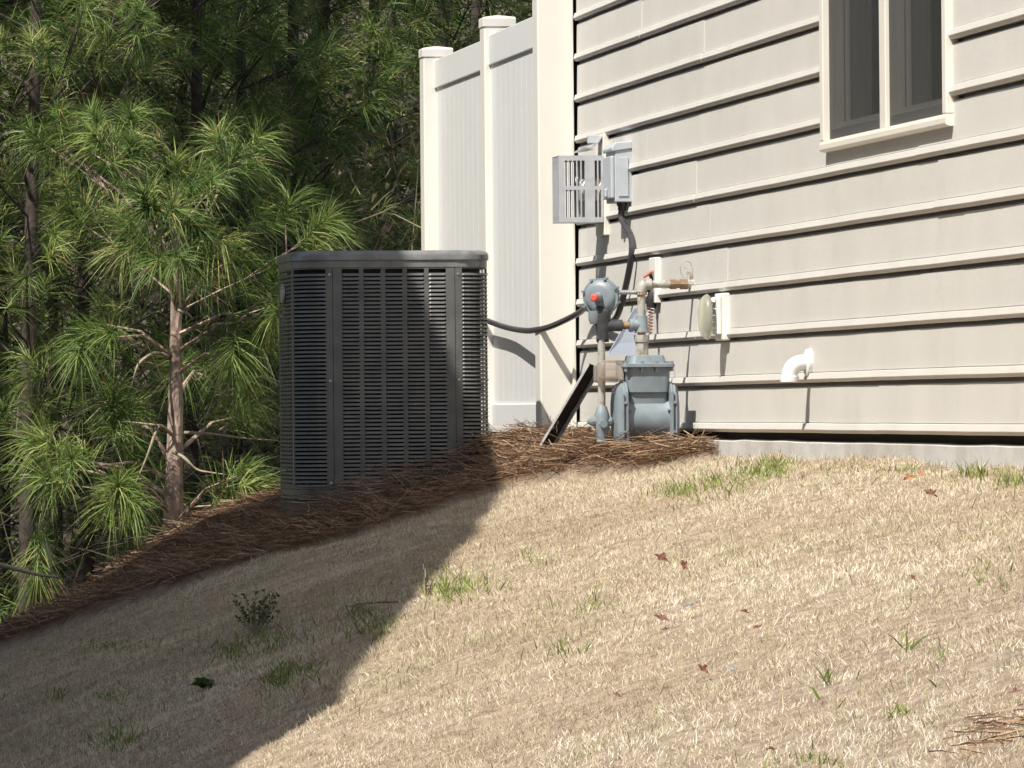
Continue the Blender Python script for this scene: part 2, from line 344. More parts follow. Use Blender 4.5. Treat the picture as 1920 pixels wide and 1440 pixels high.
# window: frame, mullion, sill, two sashes with pane and screen
win = MB(); TW = .05
win.box(WU0, WU0+TW, -.01, .028, WZ0+.033, WZ1); win.box(WU1-TW, WU1, -.01, .028, WZ0+.033, WZ1); win.box(WU0, WU1, -.01, .028, WZ1, WZ1+.08)
wino = win.build('window', 'trim', house, HO, bevel=.003)
def sub(mb, name, material, **k): return mb.build(name, material, wino, HO, **k)
mb = MB(); mb.loft([[(u, -.06, WZ0+.002), (u, .016, WZ0), (u, .0285, WZ0+.004), (u, .0300, WZ0+.008), (u, .0300, WZ0+.022), (u, .0270, WZ0+.0325), (u, -.06, WZ0+.0325)] for u in (WU0, WU1)])
sub(mb, 'sill', 'trim')
MC = (WU0+WU1)/2
sub(MB().box(MC-.042, MC+.042, -.085, .020, WZ0+.034, WZ1-.001), 'mullion', 'trim', bevel=.003)
for a, b_ in ((WU0+TW, MC-.042), (MC+.042, WU1-TW)):
    mb = MB(); zb = WZ0+.0335
    mb.box(a-.02, a-.001, -.10, .012, zb, WZ1); mb.box(b_+.001, b_+.02, -.10, .012, zb, WZ1)      # jamb liners
    mb.box(a, a+.012, -.035, -.022, zb+.001, WZ1); mb.box(a, a+.012, -.075, -.066, zb+.001, WZ1)        # tracks
    sub(mb, 'jamb', 'trim')
    mb = MB(); s0, s1 = a+.004, b_-.004
    mb.box(s0, s0+.04, -.062, -.038, zb+.004, WZ1); mb.box(s1-.04, s1, -.062, -.038, zb+.004, WZ1); mb.box(s0+.04, s1-.04, -.062, -.038, zb+.004, zb+.05)
    sub(mb, 'sash', 'trim', bevel=.002)
    sub(MB().box(s0+.04, s1-.04, -.053, -.047, zb+.05, WZ1), 'pane', 'glass')
    sub(MB().box(a+.001, b_-.001,   .0065, .008, zb+.001, WZ1), 'insect_screen', 'screen')
sub(MB().box(WU0+.03, WU1-.03, -.159, -.13, WZ0+.03, WZ1-.03), 'dark_backing', 'sheath')

# ================================================================== FENCE
fence = thing('fence', 'white vinyl privacy fence with capped posts running back from the house corner', 'fence', (-.1, .04, -.3)); FO = (-.1, .04, -.3)
PW = .127; posts = [(-.115, .085), (-1.96, .03), (-3.80, .04)]
for (u, p) in posts:
    q = w2(u, p); zg = float(gz(*q))-.2
    zt_ = 1.545 if u < -3 else 1.565
    po = MB().box(u-PW/2, u+PW/2, p-PW/2, p+PW/2, zg, zt_).build('post', 'post', fence, FO, bevel=.006)
    h = PW/2+.0035; mb = MB()
    mb.loft([[(u-h*s, p-h*s, zz), (u+h*s, p-h*s, zz), (u+h*s, p+h*s, zz), (u-h*s, p+h*s, zz)] for s, zz in ((1, zt_-.030), (1, zt_+.004), (.95, zt_+.009), (.10, zt_+.019))])
    mb.build('cap', 'post', po, FO, bevel=.002)
for k in range(2):
    (ua, pa), (ub, pb) = posts[k], posts[k+1]
    ua -= PW/2-.003; ub += PW/2-.003; pc = (pa+pb)/2 if k else .055
    MB().box(ub, ua, pc-.022, pc+.022, 1.378, 1.50).build('top_rail', 'fence', fence, FO, bevel=.004)
    MB().box(ub, ua, pc-.022, pc+.022, -.16, .018).build('bottom_rail', 'fence', fence, FO, bevel=.004)
    nb = 12; wb = (ua-ub)/nb
    for j in range(nb):
        a = ub+j*wb; mb = MB()
        mb.loft([[(a+.001, pc-.011, z), (a+wb-.001, pc-.011, z), (a+wb-.0006, pc+.0117, z), (a+wb-.003, pc+.0125, z), (a+.003, pc+.0125, z), (a+.0006, pc+.0117, z)] for z in (.0, 1.40)])
        mb.build('picket', 'fence', fence, FO)

# ================================================================== AIR CONDITIONER
AU, AP, AH = .70-.354, .789, .354                              # centre along wall, off wall, half width
AZ0, AZ1 = -.322, .573
RC = .132
ACO = (AU, AP, AZ0)
ac = thing('air_conditioner', 'dark grey louvered air conditioner condenser unit standing in pine straw', 'air conditioner', ACO)
def outline(h, r, seg=6):
    pts = []
    for cx, cy, a0 in ((1, 1, 0), (-1, 1, 90), (-1, -1, 180), (1, -1, 270)):
        for k in range(seg+1):
            a = rad(a0+90*k/seg); pts.append((AU+cx*(h-r)+r*math.cos(a), AP+cy*(h-r)+r*math.sin(a)))
    return pts
def ring(h, r, z, seg=6): return [(a, b_, z) for a, b_ in outline(h, r, seg)]
MB().loft([ring(AH+.004, RC, AZ0-.10), ring(AH+.004, RC, AZ0-.004)]).build('pad', 'pad', ac, ACO, bevel=.006)
MB().loft([ring(AH-.004, RC, AZ0-.003), ring(AH+.002, RC, AZ0), ring(AH+.002, RC, AZ0+.035), ring(AH-.01, RC, AZ0+.038)]).build('base_pan', 'acpaint', ac, ACO, smooth='auto')
MB().loft([ring(AH-.024, RC-.012, AZ0+.03), ring(AH-.024, RC-.012, AZ1-.06)]).build('coil', 'coil', ac, ACO, smooth='auto')
cap = MB().loft([ring(AH+.000, RC, AZ1-.062), ring(AH+.003, RC, AZ1-.060), ring(AH+.003, RC, AZ1-.036), ring(AH+.008, RC, AZ1-.034), ring(AH+.008, RC, AZ1-.016), ring(AH+.003, RC, AZ1-.006), ring(AH-.008, RC-.008, AZ1), ring(AH-.035, RC-.03, AZ1-.001), ring(AH-.04, RC-.035, AZ1-.03)], caps=False).build('top_cover', 'accap_lit', ac, ACO, smooth='auto')
mb = MB()
for rr in np.arange(.03, .31, .028):
    mb.tube([(AU+rr*math.cos(a), AP+rr*math.sin(a), AZ1-.020+.012*(1-rr/.31)) for a in np.linspace(0, 2*math.pi, 33)], .0025, 4, False)
for a in np.linspace(0, math.pi, 5)[:-1]:
    mb.tube([(AU+t*math.cos(a), AP+t*math.sin(a), AZ1-.022+.012*(1-abs(t)/.31)) for t in np.linspace(-.31, .31, 9)], .003, 4)
mb.build('fan_guard', 'acpaint', ac, ACO)
for k in range(4):
    a = k*math.pi/2+.4; mb = MB(); ca, sa = math.cos(a), math.sin(a); cb, sb = math.cos(a+.55), math.sin(a+.55)
    mb.add([(AU+.05*ca, AP+.05*sa, AZ1-.05), (AU+.27*ca, AP+.27*sa, AZ1-.06), (AU+.27*cb, AP+.27*sb, AZ1-.03), (AU+.05*cb, AP+.05*sb, AZ1-.03)], [(0, 1, 2, 3)])
    mb.build('fan_blade', 'coil', ac, ACO)
# louvred skins: columns on the flats, wrapped louvres on the corners
PITCHZ = .0146; LZ0, LZ1 = AZ0+.045, AZ1-.066
NL = int((LZ1-LZ0)/PITCHZ)
def face_pt(side, t, out):                                  # t runs along the side, out = distance outwards
    c = {0: (1, 0), 1: (0, 1), 2: (-1, 0), 3: (0, -1)}[side]; tx = (-c[1], c[0])
    return (AU+c[0]*(AH+out)+tx[0]*t, AP+c[1]*(AH+out)+tx[1]*t)
FL = AH-RC
for side in range(4):
    mb = MB()                                               # the pressed panel: solid uprights
    cols = 5; edge = .033; barw = .016; cw = (2*FL-2*edge-(cols-1)*barw)/cols
    ts = [(-FL+.001, -FL+edge)]+[(-FL+edge+(k+1)*cw+k*barw, -FL+edge+(k+1)*(cw+barw)) for k in range(cols-1)]+[(FL-edge, FL-.001)]
    for a, b_ in ts:
        pts = [face_pt(side, a, -.0015), face_pt(side, b_, -.0015), face_pt(side, b_, .0012), face_pt(side, a, .0012)]
        mb.loft([[(*q, z) for q in pts] for z in (LZ0-.008, LZ1+.006)])
    for za, zb in ((LZ0-.008, LZ0), (LZ1, LZ1+.006)):
        pts = [face_pt(side, -FL+.001, -.0014), face_pt(side, FL-.001, -.0014), face_pt(side, FL-.001, .0010), face_pt(side, -FL+.001, .0010)]
        mb.loft([[(*q, z) for q in pts] for z in (za, zb)])
    panel = mb.build('side_panel', 'acpaint', ac, ACO)
    for k in range(cols):
        a = -FL+edge+k*(cw+barw); b_ = a+cw; mb = MB()
        for j in range(NL):
            z = LZ0+j*PITCHZ
            sec = [(-.0012, z+.0092), (.0010, z+.0082), (.0046, z+.0012), (.0046, z+.0002), (.0036, z-.0004), (-.0006, z+.0056), (-.0018, z+.0070)]
            mb.loft([[(*face_pt(side, t, o_*e_), zz) for o_, zz in sec] for t, e_ in ((a-.001, .15), (a+.007, 1), (b_-.007, 1), (b_+.001, .15))])
        mb.build('louver_column', 'acpaint', panel, ACO)
for cn in range(4):
    cx, cy = ((1, 1), (-1, 1), (-1, -1), (1, -1))[cn]; a0 = cn*90
    def arc(a, out): return (AU+cx*FL+(RC+out)*math.cos(rad(a0+a)), AP+cy*FL+(RC+out)*math.sin(rad(a0+a)))
    mb = MB()
    for aa, ab in ((.4, 11), (79, 89.6)):
        ang = np.linspace(aa, ab, 4)
        mb.loft([[(*arc(a, -.0015), z) for a in ang]+[(*arc(a, .0012), z) for a in ang[::-1]] for z in (LZ0-.008, LZ1+.006)])
    ang = np.linspace(.4, 89.6, 10)
    for za, zb in ((LZ0-.0081, LZ0-.0001), (LZ1-.0001, LZ1+.0061)):
        mb.loft([[(*arc(a, -.0014), z) for a in ang]+[(*arc(a, .0010), z) for a in ang[::-1]] for z in (za, zb)])
    cp = mb.build('corner_panel', 'acpaint', ac, ACO)
    mb = MB(); ang = [10.5, 13.5, 24, 34.5, 45, 55.5, 66, 76.5, 79.5]
    for j in range(NL):
        z = LZ0+j*PITCHZ
        sec = [(-.0012, z+.0090), (.0010, z+.0080), (.0044, z+.0014), (.0044, z+.0004), (.0034, z+.0000), (-.0006, z+.0056), (-.0018, z+.0070)]
        mb.loft([[(*arc(a, o_*(.15 if k in (0, 8) else 1)), zz) for o_, zz in sec] for k, a in enumerate(ang)])
    mb.build('corner_louvers', 'acpaint', cp, ACO)
    for zz in (AZ1-.085, (AZ0+AZ1)/2-.02, AZ0+.06):         # screws beside the seams
        for a, sd in ((5, 1), (85, 1)):
            q = arc(a, .0012); q2 = arc(a, .0042)
            MB().tube([(*q, zz), (*q2, zz)], .0045, 8).build('screw', 'steel', cp, ACO)
# name badge on the side that looks left
bp_, bz = 0, 0
c_ = face_pt(1, .02, .009); mb = MB()
for o_, s_ in ((0, 1),):
    R_ = [[(c_[0]+.05*s*math.cos(a), c_[1]+d_, .425+.036*s*math.sin(a)*(1 if True else 1)) for a in np.linspace(0, 2*math.pi, 25)[:-1]] for s, d_ in ((1, -.004), (1, .002), (.9, .005))]
    mb.loft(R_)
mb.build('badge', 'badge', ac, ACO, smooth='auto')

# ================================================================== WALL FIXTURES
# --- grey disconnect box
u1, zt2 = on_wall(1188, 268); zb2 = on_wall(1188, 379)[1]; u0b = u1-.20
DO = (u1-.1, 0, zb2)
dis = thing('disconnect_box', 'pale grey electrical disconnect box on the siding beside the slotted cage', 'electrical box', DO)
D0 = .016
MB().box(u0b, u1, D0-.012, D0+.052, zb2, zt2-.02).build('enclosure', 'boxg', dis, DO, bevel=.004)
mb = MB(); mb.loft([[(u, D0-.010, zt2-.0195), (u, D0+.062, zt2-.03), (u, D0+.064, zt2-.018), (u, D0+.050, zt2+.002), (u, D0-.010, zt2+.006)] for u in (u0b-.006, u1+.006)]); mb.build('hood', 'boxg', dis, DO, bevel=.003)
MB().box(u0b+.012, u1-.006, D0+.0525, D0+.066, zb2+.014, zt2-.045).build('door', 'boxg', dis, DO, bevel=.004)
MB().box(u0b+.08, u0b+.12, D0+.0665, D0+.076, zb2+.02, zb2+.05).build('latch', 'boxg', dis, DO, bevel=.003)
MB().box(u1+.0005, u1+.004, D0+.004, D0+.040, zb2+.02, zt2-.05).build('side_rib', 'boxg', dis, DO, bevel=.0015)
cu, cp_ = u1-.035, D0+.022
MB().tube([(cu, cp_, zb2-.0005), (cu, cp_, zb2-.012), (cu, cp_, zb2-.013), (cu, cp_, zb2-.028)], [.019, .019, .015, .015], 12).build('connector', 'black', dis, DO, smooth='auto')
# --- conduit whip from the box round to the condenser
pts = [(cu, cp_, zb2-.020), (cu, cp_+.001, zb2-.06)]
for px, py, u in ((1182, 440, 1.30), (1185, 470, 1.36), (1177, 520, 1.30), (1165, 570, 1.22), (1155, 596, 1.12), (1142, 603, .95), (1122, 592, .70), (1100, 578, .45), (1085, 587, .30), (1060, 600, .16), (1030, 613, .06), (1008, 618, -.12), (985, 620, -.5), (950, 614, -1.2), (915, 602, -1.72), (895, 594, -2.0), (870, 588, -2.45), (840, 586, -2.3), (800, 590, -1.2), (790, 600, -.1)):
    pts.append(XP(px, py, u))
def smooth_path(pts, k=4):
    P_ = [Vector(p) for p in pts]; out = []
    for i in range(len(P_)-1):
        a, b_, c, d = P_[max(i-1, 0)], P_[i], P_[i+1], P_[min(i+2, len(P_)-1)]
        for j in range(k):
            t = j/k; out.append(.5*((2*b_)+(c-a)*t+(2*a-5*b_+4*c-d)*t*t+(3*b_-a-3*c+d)*t**3))
    return out+[P_[-1]]
mb = MB(); mb.tube(smooth_path(pts, 5), .0115, 10)
whip = mb.build('conduit_whip', 'conduit', None, (cu, cp_, zb2-.03), smooth='auto')
tag(whip, 'dark flexible conduit sagging from the disconnect box to the air conditioner', 'conduit')
# --- slotted metal cage (vent guard)
uv, zc1 = on_wall(1145, 293); zc0 = on_wall(1145, 415)[1]; zp1 = on_wall(1145, 250)[1]; zp0 = on_wall(1145, 441)[1]
VO = (uv, 0, zc0)
cage = thing('vent_guard', 'slotted grey metal cage guarding a vent beside the house corner', 'vent guard', VO)
MB().box(uv-.20, uv, .004, .026, zp0, zp1).build('mounting_plate', 'trim', cage, VO, bevel=.003)
pA, pB = .027, XP(1048, 350, uv)[1]; uA, uB = uv-.16, uv-.004; th = .003
def slotted(u, name):                                       # a face across the wall, slots run vertical
    L_ = pB-pA; mb = MB()
    slots = [(.13, .165), (.225, .262), (.318, .36), (.72, .765), (.80, .835), (.865, .90), (.93, .955)]
    slots = [(pA+L_*(a), pA+L_*(b_)) for a, b_ in ((.055, .11), (.14, .195), (.42, .485), (.515, .58), (.61, .675), (.705, .77), (.80, .865))]
    zr = [zc0, zc0+.015, zc0+.114, zc0+.128, zc1-.015, zc1]
    ps = [pA]+[x for s_ in slots for x in s_]+[pB]
    for k in (0, 2, 4): mb.box(u, u+th, pA, pB, zr[k], zr[k+1])
    for k in (1, 3):
        for i in range(0, len(ps), 2): mb.box(u, u+th, ps[i], ps[i+1], zr[k], zr[k+1])
    mb.build(name, 'cage', cage, VO)
slotted(uB, 'slotted_side'); slotted(uA, 'slotted_side')
mb = MB(); nsl = 6
mb.box(uA+th, uB, pB-th, pB, zc0, zc0+.02); mb.box(uA+th, uB, pB-th, pB, zc1-.02, zc1); 
for k in range(nsl+1):
    a = uA+th+(uB-uA-th)*k/nsl; mb.box(a-.007 if k else a, a+.007 if k < nsl else a, pB-th, pB, zc0+.02, zc1-.02)
mb.build('slotted_front', 'cage', cage, VO)
mb = MB(); mb.box(uA, uB+th, pA, pB+.001, zc1+.0002, zc1+.0032); mb.box(uA, uB+th, pA, pB+.001, zc0-.0032, zc0-.0002); mb.build('cage_rim', 'cage', cage, VO)
mb = MB(); mb.tube([(uv-.056, .02, (zc0+zc1)/2), (uv-.056, .11, (zc0+zc1)/2)], .042, 16); mb.build('vent_pipe', 'white', cage, VO, smooth='auto')
a1 = XP(1085, 276, uv-.06); a2 = XP(1124, 262, uv-.03); a3 = XP(1120, 294, uv-.05)
mb = MB(); mb.loft([[(uv-.12, .026, zp1-.018), (uv-.12, .07, zp1-.055), (uv-.12, .115, zp1-.062), (uv-.12, .115, zp1-.066), (uv-.12, .068, zp1-.060), (uv-.12, .026, zp1-.026)],
    [(uv-.02, .026, zp1-.004), (uv-.02, .06, zp1-.05), (uv-.02, .095, zp1-.045), (uv-.02, .095, zp1-.049), (uv-.02, .058, zp1-.056), (uv-.02, .026, zp1-.012)]])
mb.build('bent_flap', 'cage', cage, VO)
MB().box(uv-.07, uv-.045, .027, .075, zp1-.033, zp1-.004).build('flap_bracket', 'cage', cage, VO, bevel=.002)
# --- white spigot block with red-handled spigot
ub_, zb1 = on_wall(1243, 482); zb0 = on_wall(1243, 568)[1]; SO = (ub_, 0, zb0)
sp = thing('hose_spigot', 'black hose spigot with faded red handle on a narrow white wall block', 'spigot', SO)
mb = MB(); mb.box(ub_-.13, ub_, .004, .028, zb0, zb1); mb.build('wall_block', 'white', sp, SO, bevel=.003)
c1 = XP(1229, 541, ub_-.05); c2 = XP(1212, 541, ub_-.05)
mb = MB(); mb.tube([(ub_-.05, .027, c1[2]), (ub_-.05, .06, c1[2])], .013, 10); mb.tube([XP(1232, 538, ub_-.05), XP(1226, 548, ub_-.05), XP(1222, 562, ub_-.05), XP(1221, 577, ub_-.05)], [.014, .019, .020, .017], 12)
mb.build('valve_body', 'black', sp, SO, smooth='auto')
mb = MB(); mb.tube([XP(1232, 538, ub_-.05), XP(1224, 524, ub_-.05), XP(1219, 515, ub_-.05)], [.010, .008, .006], 10); mb.build('stem', 'black', sp, SO, smooth='auto')
hc = Vector(XP(1218, 512, ub_-.05)); mb = MB()
ax = Vector((0, .55, .83)).normalized(); e1 = Vector((1, 0, 0)); e2 = ax.cross(e1)
mb.tube([hc+(e1*math.cos(a)+e2*math.sin(a))*(.022+.003*math.cos(5*a)) for a in np.linspace(0, 2*math.pi, 31)], .0042, 6, False)
for a in np.linspace(0, 2*math.pi, 6)[:-1]: mb.tube([hc, hc+(e1*math.cos(a)+e2*math.sin(a))*.022], .003, 6)
mb.build('handle', 'redh', sp, SO, smooth='auto')
mb = MB(); ctr = [XP(1219+(-3)*t, 577+48*t, ub_-.05+.02*t) for t in np.linspace(0, 1, 97)]
mb.tube([Vector(q)+Vector((math.cos(k*2*math.pi/12)*.0115, math.sin(k*2*math.pi/12)*.0115, 0)) for k, q in enumerate(ctr)], .0026, 6); mb.build('coil', 'copper', sp, SO, smooth='auto')
# --- yellowed bubble cover on a white block
uo, zo1 = on_wall(1372, 549); zo0 = on_wall(1372, 638)[1]; OO = (uo-.08, 0, zo0)
oc = thing('outlet_cover', 'yellowed clear plastic bubble cover on a white wall block right of the gas meter', 'outlet cover', OO)
MB().box(uo-.15, uo, .004, .030, zo0, zo1).build('wall_block', 'white', oc, OO, bevel=.004)
zc_ = (zo0+zo1)/2; uc = uo-.075
MB().box(uo-.125, uo-.025, .0305, .044, zo0+.02, zo1-.012).build('cover_plate', 'white', oc, OO, bevel=.003)
mb = MB(); rr_ = (zo1-zo0)/2-.002
def dome(u_r, z_r, p): return [(uc+u_r*math.cos(a), p, zc_+z_r*math.sin(a)) for a in np.linspace(0, 2*math.pi, 25)[:-1]]
mb.loft([dome(.055, rr_*.92, .060), dome(.058, rr_, .066), dome(.058, rr_, .070), dome(.054, rr_*.93, .080), dome(.043, rr_*.78, .089), dome(.024, rr_*.5, .095), dome(.006, rr_*.2, .097)])
mb.build('bubble', 'clear', oc, OO, smooth=True)
mb = MB()
for k, zz in enumerate(np.linspace(zo0+.035, zo1-.03, 5)): mb.tube([(uc-.02, .045, zz), (uc-.02, .059, zz+.004), (uc+.02, .059, zz+.004), (uc+.02, .045, zz)], .004, 6)
mb.build('hinge_springs', 'steel', oc, OO)
MB().box(uc-.03, uc+.03, .045, .0595, zo1-.03, zo1-.015).build('hinge', 'white', oc, OO, bevel=.002)
# --- white PVC elbow
ue, ze = on_wall(1524, 680); EO = (ue, 0, ze)
el = thing('vent_elbow', 'white plastic pipe elbow turned down out of the siding', 'pipe elbow', EO)
MB().tube([(ue, .003, ze), (ue, .006, ze), (ue, .020, ze), (ue, .024, ze)], [.040, .042, .042, .036], 28).build('collar', 'pvc', el, EO, smooth='auto')
rb = .040; path = [(ue, .0245, ze), (ue, .032, ze)]+[(ue, .032+rb*math.sin(a), ze-rb*(1-math.cos(a))) for a in np.linspace(.12, math.pi/2, 9)]
mb = MB(); mb.tube(path+[(ue, .032+rb, ze-rb-.004)], .0245, 24); mb.build('bend', 'pvc', el, EO, smooth='auto')
pe = (ue, .032+rb, ze-rb); mb = MB(); k_ = [(pe[0], pe[1], pe[2]+.001), (pe[0], pe[1], pe[2]-.001), (pe[0], pe[1], pe[2]-.017), (pe[0], pe[1], pe[2]-.017), (pe[0], pe[1], pe[2]-.004)]
mb.tube(k_, [.0250, .0282, .0282, .0235, .0235], 24); mb.build('hub', 'pvc', el, EO, smooth='auto')

# ================================================================== GAS METER SET
UG = 2.53; GO = (UG, .2, -.14)
gm = thing('gas_meter', 'grey gas meter with round regulator and pipework standing in straw at the wall', 'gas meter', GO)
def Q(px, py, u=UG): return XP(px, py, u)
def gpart(mb, name, mt_, parent=None, **k): return mb.build(name, mt_, parent or gm, GO, **k)
def rrect(c, hu, hz, p, r, n=5):                            # rounded rectangle in the u-z plane at distance p
    out = []
    for sx, sy, a0 in ((1, 1, 0), (-1, 1, 90), (-1, -1, 180), (1, -1, 270)):
        for k in range(n+1):
            a = rad(a0+90*k/n); out.append((c[0]+sx*(hu-r)+r*math.cos(a), p, c[1]+sy*(hz-r)+r*math.sin(a)))
    return out
pL = Q(1150, 760)[1]; pR = Q(1268, 760)[1]; zft = Q(1200, 716)[2]; zfb = -.145; zb_t = Q(1200, 742)[2]
zcen = (zft+zfb)/2; hz = (zft-zfb)/2; HU = .105
# barrel between the two cover plates
rb_ = (zb_t-zfb)/2-.008; mb = MB()
ringp = lambda p, ru, rz: [(UG+ru*math.cos(a), p, zcen-.01+rz*math.sin(a)) for a in np.linspace(0, 2*math.pi, 33)[:-1]]
mb.loft([ringp(pL-.03, .098, rb_+.006), ringp(pL-.05, .092, rb_), ringp(pR+.045, .092, rb_), ringp(pR+.025, .098, rb_+.006)]); gpart(mb, 'barrel', 'gasgrey', smooth='auto')
for s, pe_, nm in ((-1, pL, 'front_cover'), (1, pR, 'back_cover')):
    mb = MB(); sg = -s                                       # build from the inside out
    a, b_ = pe_-sg*.034, pe_
    mb.loft([rrect((UG, zcen), HU-.01, hz-.01, a-sg*.003, .05), rrect((UG, zcen), HU, hz, a, .055), rrect((UG, zcen), HU, hz, a+sg*.006, .055), rrect((UG, zcen), HU-.004, hz-.004, a+sg*.008, .053), rrect((UG, zcen), HU-.004, hz-.004, a+sg*.016, .053), rrect((UG, zcen), HU-.016, hz-.018, b_-sg*.006, .05), rrect((UG, zcen), HU-.04, hz-.045, b_, .04)])
    cv = gpart(mb, nm, 'gasgrey', smooth='auto')
    for a_ in np.linspace(0, 2*math.pi, 9)[:-1]+.2:
        cu_, cz_ = UG+(HU-.010)*math.cos(a_), zcen+(hz-.010)*math.sin(a_)
        mb = MB(); mb.tube([(cu_, pe_-sg*.044, cz_), (cu_, pe_-sg*.022, cz_)], .006, 6); gpart(mb, 'bolt', 'gasgrey', cv)
for pe_, sg in ((pL, 1), (pR, -1)):                         # cast ribs on the covers' near sides
    mb = MB(); mb.box(UG+HU-.012, UG+HU+.006, pe_-sg*.034, pe_-sg*.027, zcen-hz*.8, zcen+hz*.72); mb.box(UG+HU-.012, UG+HU+.004, pe_-sg*.020, pe_-sg*.015, zcen-hz*.75, zcen+hz*.66); gpart(mb, 'rib', 'gasgrey', bevel=.0015)
    for zz in (zcen-hz*.45, zcen+hz*.4):
        mb = MB(); mb.tube([(UG+HU-.01, pe_-sg*.0235, zz), (UG+HU+.009, pe_-sg*.0235, zz)], .005, 6); gpart(mb, 'bolt', 'steel')

zt1, zt0 = Q(1205, 664)[2], Q(1205, 690)[2]; pTL, pTR = Q(1168, 680)[1], Q(1250, 680)[1]
mb = MB(); mb.loft([rrect((UG, 0), .085, 1, 0, .02)]*1+[], caps=False) if False else None
def slab(z, p0, p1, hu, r=.02):
    out = []; pc, hp = (p0+p1)/2, abs(p1-p0)/2
    for sx, sy, a0 in ((1, 1, 0), (-1, 1, 90), (-1, -1, 180), (1, -1, 270)):
        for k in range(5):
            a = rad(a0+90*k/4); out.append((UG+sx*(hu-r)+r*math.cos(a), pc+sy*(hp-r)+r*math.sin(a), z))
    return out
mb = MB(); mb.loft([slab(zcen+.02, pTL-.004, pTR+.006, .070), slab(zb_t+.006, pTL-.004, pTR+.006, .074), slab(zb_t+.012, pTL-.002, pTR+.004, .083), slab(zt0+.001, pTL, pTR, .086)]); gpart(mb, 'valve_chamber', 'gasgrey', smooth='auto')
mb = MB(); mb.loft([slab(zt0+.0015, pTL+.012, pTR-.010, .098, .012), slab(zt0+.003, pTL+.014, pTR-.012, .100, .012), slab(zt0+.013, pTL+.014, pTR-.012, .100, .012), slab(zt0+.0145, pTL+.012, pTR-.010, .098, .012), slab(zt0+.015, pTL-.012, pTR+.012, .080, .02), slab(zt1-.006, pTL-.018, pTR+.018, .074, .02), slab(zt1-.003, pTL-.024, pTR+.024, .066, .02)])
tp = gpart(mb, 'top_plate', 'gasgrey', smooth='auto')
for uu in (-.088, 0, .088):
    for pp in (pTL+.004, (pTL*2+pTR)/3, (pTL+pTR*2)/3, pTR-.002):
        if uu == 0 and pp not in (pTL+.004, pTR-.002): continue
        mb = MB(); mb.tube([(UG+uu, pp, zt0-.012), (UG+uu, pp, zt0+.022)], .0065, 6); gpart(mb, 'bolt', 'gasgrey', tp)
# index box with clear cover on the front
iz1, iz0 = Q(1140, 684)[2], Q(1140, 716)[2]; pi0, pi1 = pTL+.002, Q(1116, 700)[1]
mb = MB(); 
for z_, g_ in ((iz0-.008, .004), (iz0, 0), (iz1, 0), (iz1+.012, .012)): pass
mb.loft([slab(iz0-.002, pi0, pi1-.004, .05, .012), slab(iz0+.006, pi0, pi1, .054, .014), slab(iz1-.004, pi0, pi1, .054, .014), slab(iz1+.014, pi0, pi1-.022, .046, .012)])
ib = gpart(mb, 'index_box', 'indexp', smooth='auto')
mb = MB(); mb.box(UG-.04, UG+.04, pi0+.004, pi0+.018, iz0+.008, iz1-.006); gpart(mb, 'dial_plate', 'white', ib)
mb = MB(); mb.tube([(UG+.03, pi0+.02, iz0+.01), (UG+.03, pi1-.012, iz0+.012)], .006, 8); gpart(mb, 'dial_shaft', 'rust', ib)
# outlet: union, vertical pipe, elbow, run to the wall
pv = Q(1203, 600)[1]; V_ = lambda py: Q(1203, py)[2]
mb = MB(); mb.tube([(UG, pv, zt1-.014), (UG, pv, V_(641))], .022, 8); mb.tube([(UG, pv, V_(641)), (UG, pv, V_(628))], .026, 8); gpart(mb, 'union_nut', 'pipe', smooth='auto')
mb = MB(); mb.tube([(UG, pv, V_(630)), (UG, pv, V_(548))], .0138, 14); gpart(mb, 'riser_pipe', 'pipe', smooth='auto')
mb = MB(); mb.tube([(UG, pv, V_(622)), (UG, pv, V_(619)), (UG, pv, V_(592))], [.024, .022, .020], 14); mb.tube([(UG, pv, V_(609)), (UG, pv+.034, V_(610))], .0195, 14); mb.tube([(UG, pv+.030, V_(610)), (UG, pv+.042, V_(610))], .0225, 14); gpart(mb, 'tee', 'gasgrey', smooth='auto')
mb = MB(); mb.tube([(UG, pv, V_(624)), (UG, pv, V_(622.5))], .0245, 12); mb.tube([(UG, pv, V_(553)), (UG, pv, V_(547))], .019, 12); gpart(mb, 'rusty_ring', 'rust')
zr_ = Q(1250, 533)[2]
mb = MB(); mb.tube([(UG, pv, V_(552)), (UG, pv, V_(548)), (UG, pv, V_(544)), (UG, pv-.004, V_(538)), (UG, pv-.012, zr_+.001), (UG, pv-.02, zr_), (UG, pv-.034, zr_)], [.019, .0185, .0185, .0195, .0195, .0185, .0185], 14); gpart(mb, 'elbow', 'pipe', smooth='auto')
mb = MB(); mb.tube([(UG, pv-.03, zr_), (UG, .085, zr_)], .0125, 14); gpart(mb, 'cross_pipe', 'pipe', smooth='auto')
mb = MB(); mb.tube([(UG, .088, zr_), (UG, .066, zr_)], .0165, 8); mb.tube([(UG, .067, zr_), (UG, .052, zr_)], .014, 10); mb.tube([(UG, .053, zr_), (UG, .028, zr_)], .0175, 8); gpart(mb, 'brass_union', 'rust', smooth='auto')
mb = MB(); mb.tube([(UG, .029, zr_), (UG, -.005, zr_)], .016, 10); mb.tube([(UG, .022, zr_-.014), (UG, .022, zr_+.03)], .008, 8); mb.box(UG-.004, UG+.004, .014, .03, zr_+.03, zr_+.042); gpart(mb, 'plug_cock', 'pipe')
mb = MB(); c0 = Vector((UG, .022, zr_+.036)); cu2 = Q(1287, 503)
pts = [c0, Vector(Q(1283, 520)), Vector(Q(1276, 510)), Vector(Q(1276, 498)), Vector(Q(1284, 490)), Vector(Q(1294, 492)), Vector(Q(1296, 500)), Vector(Q(1290, 504)), Vector(Q(1282, 501))]
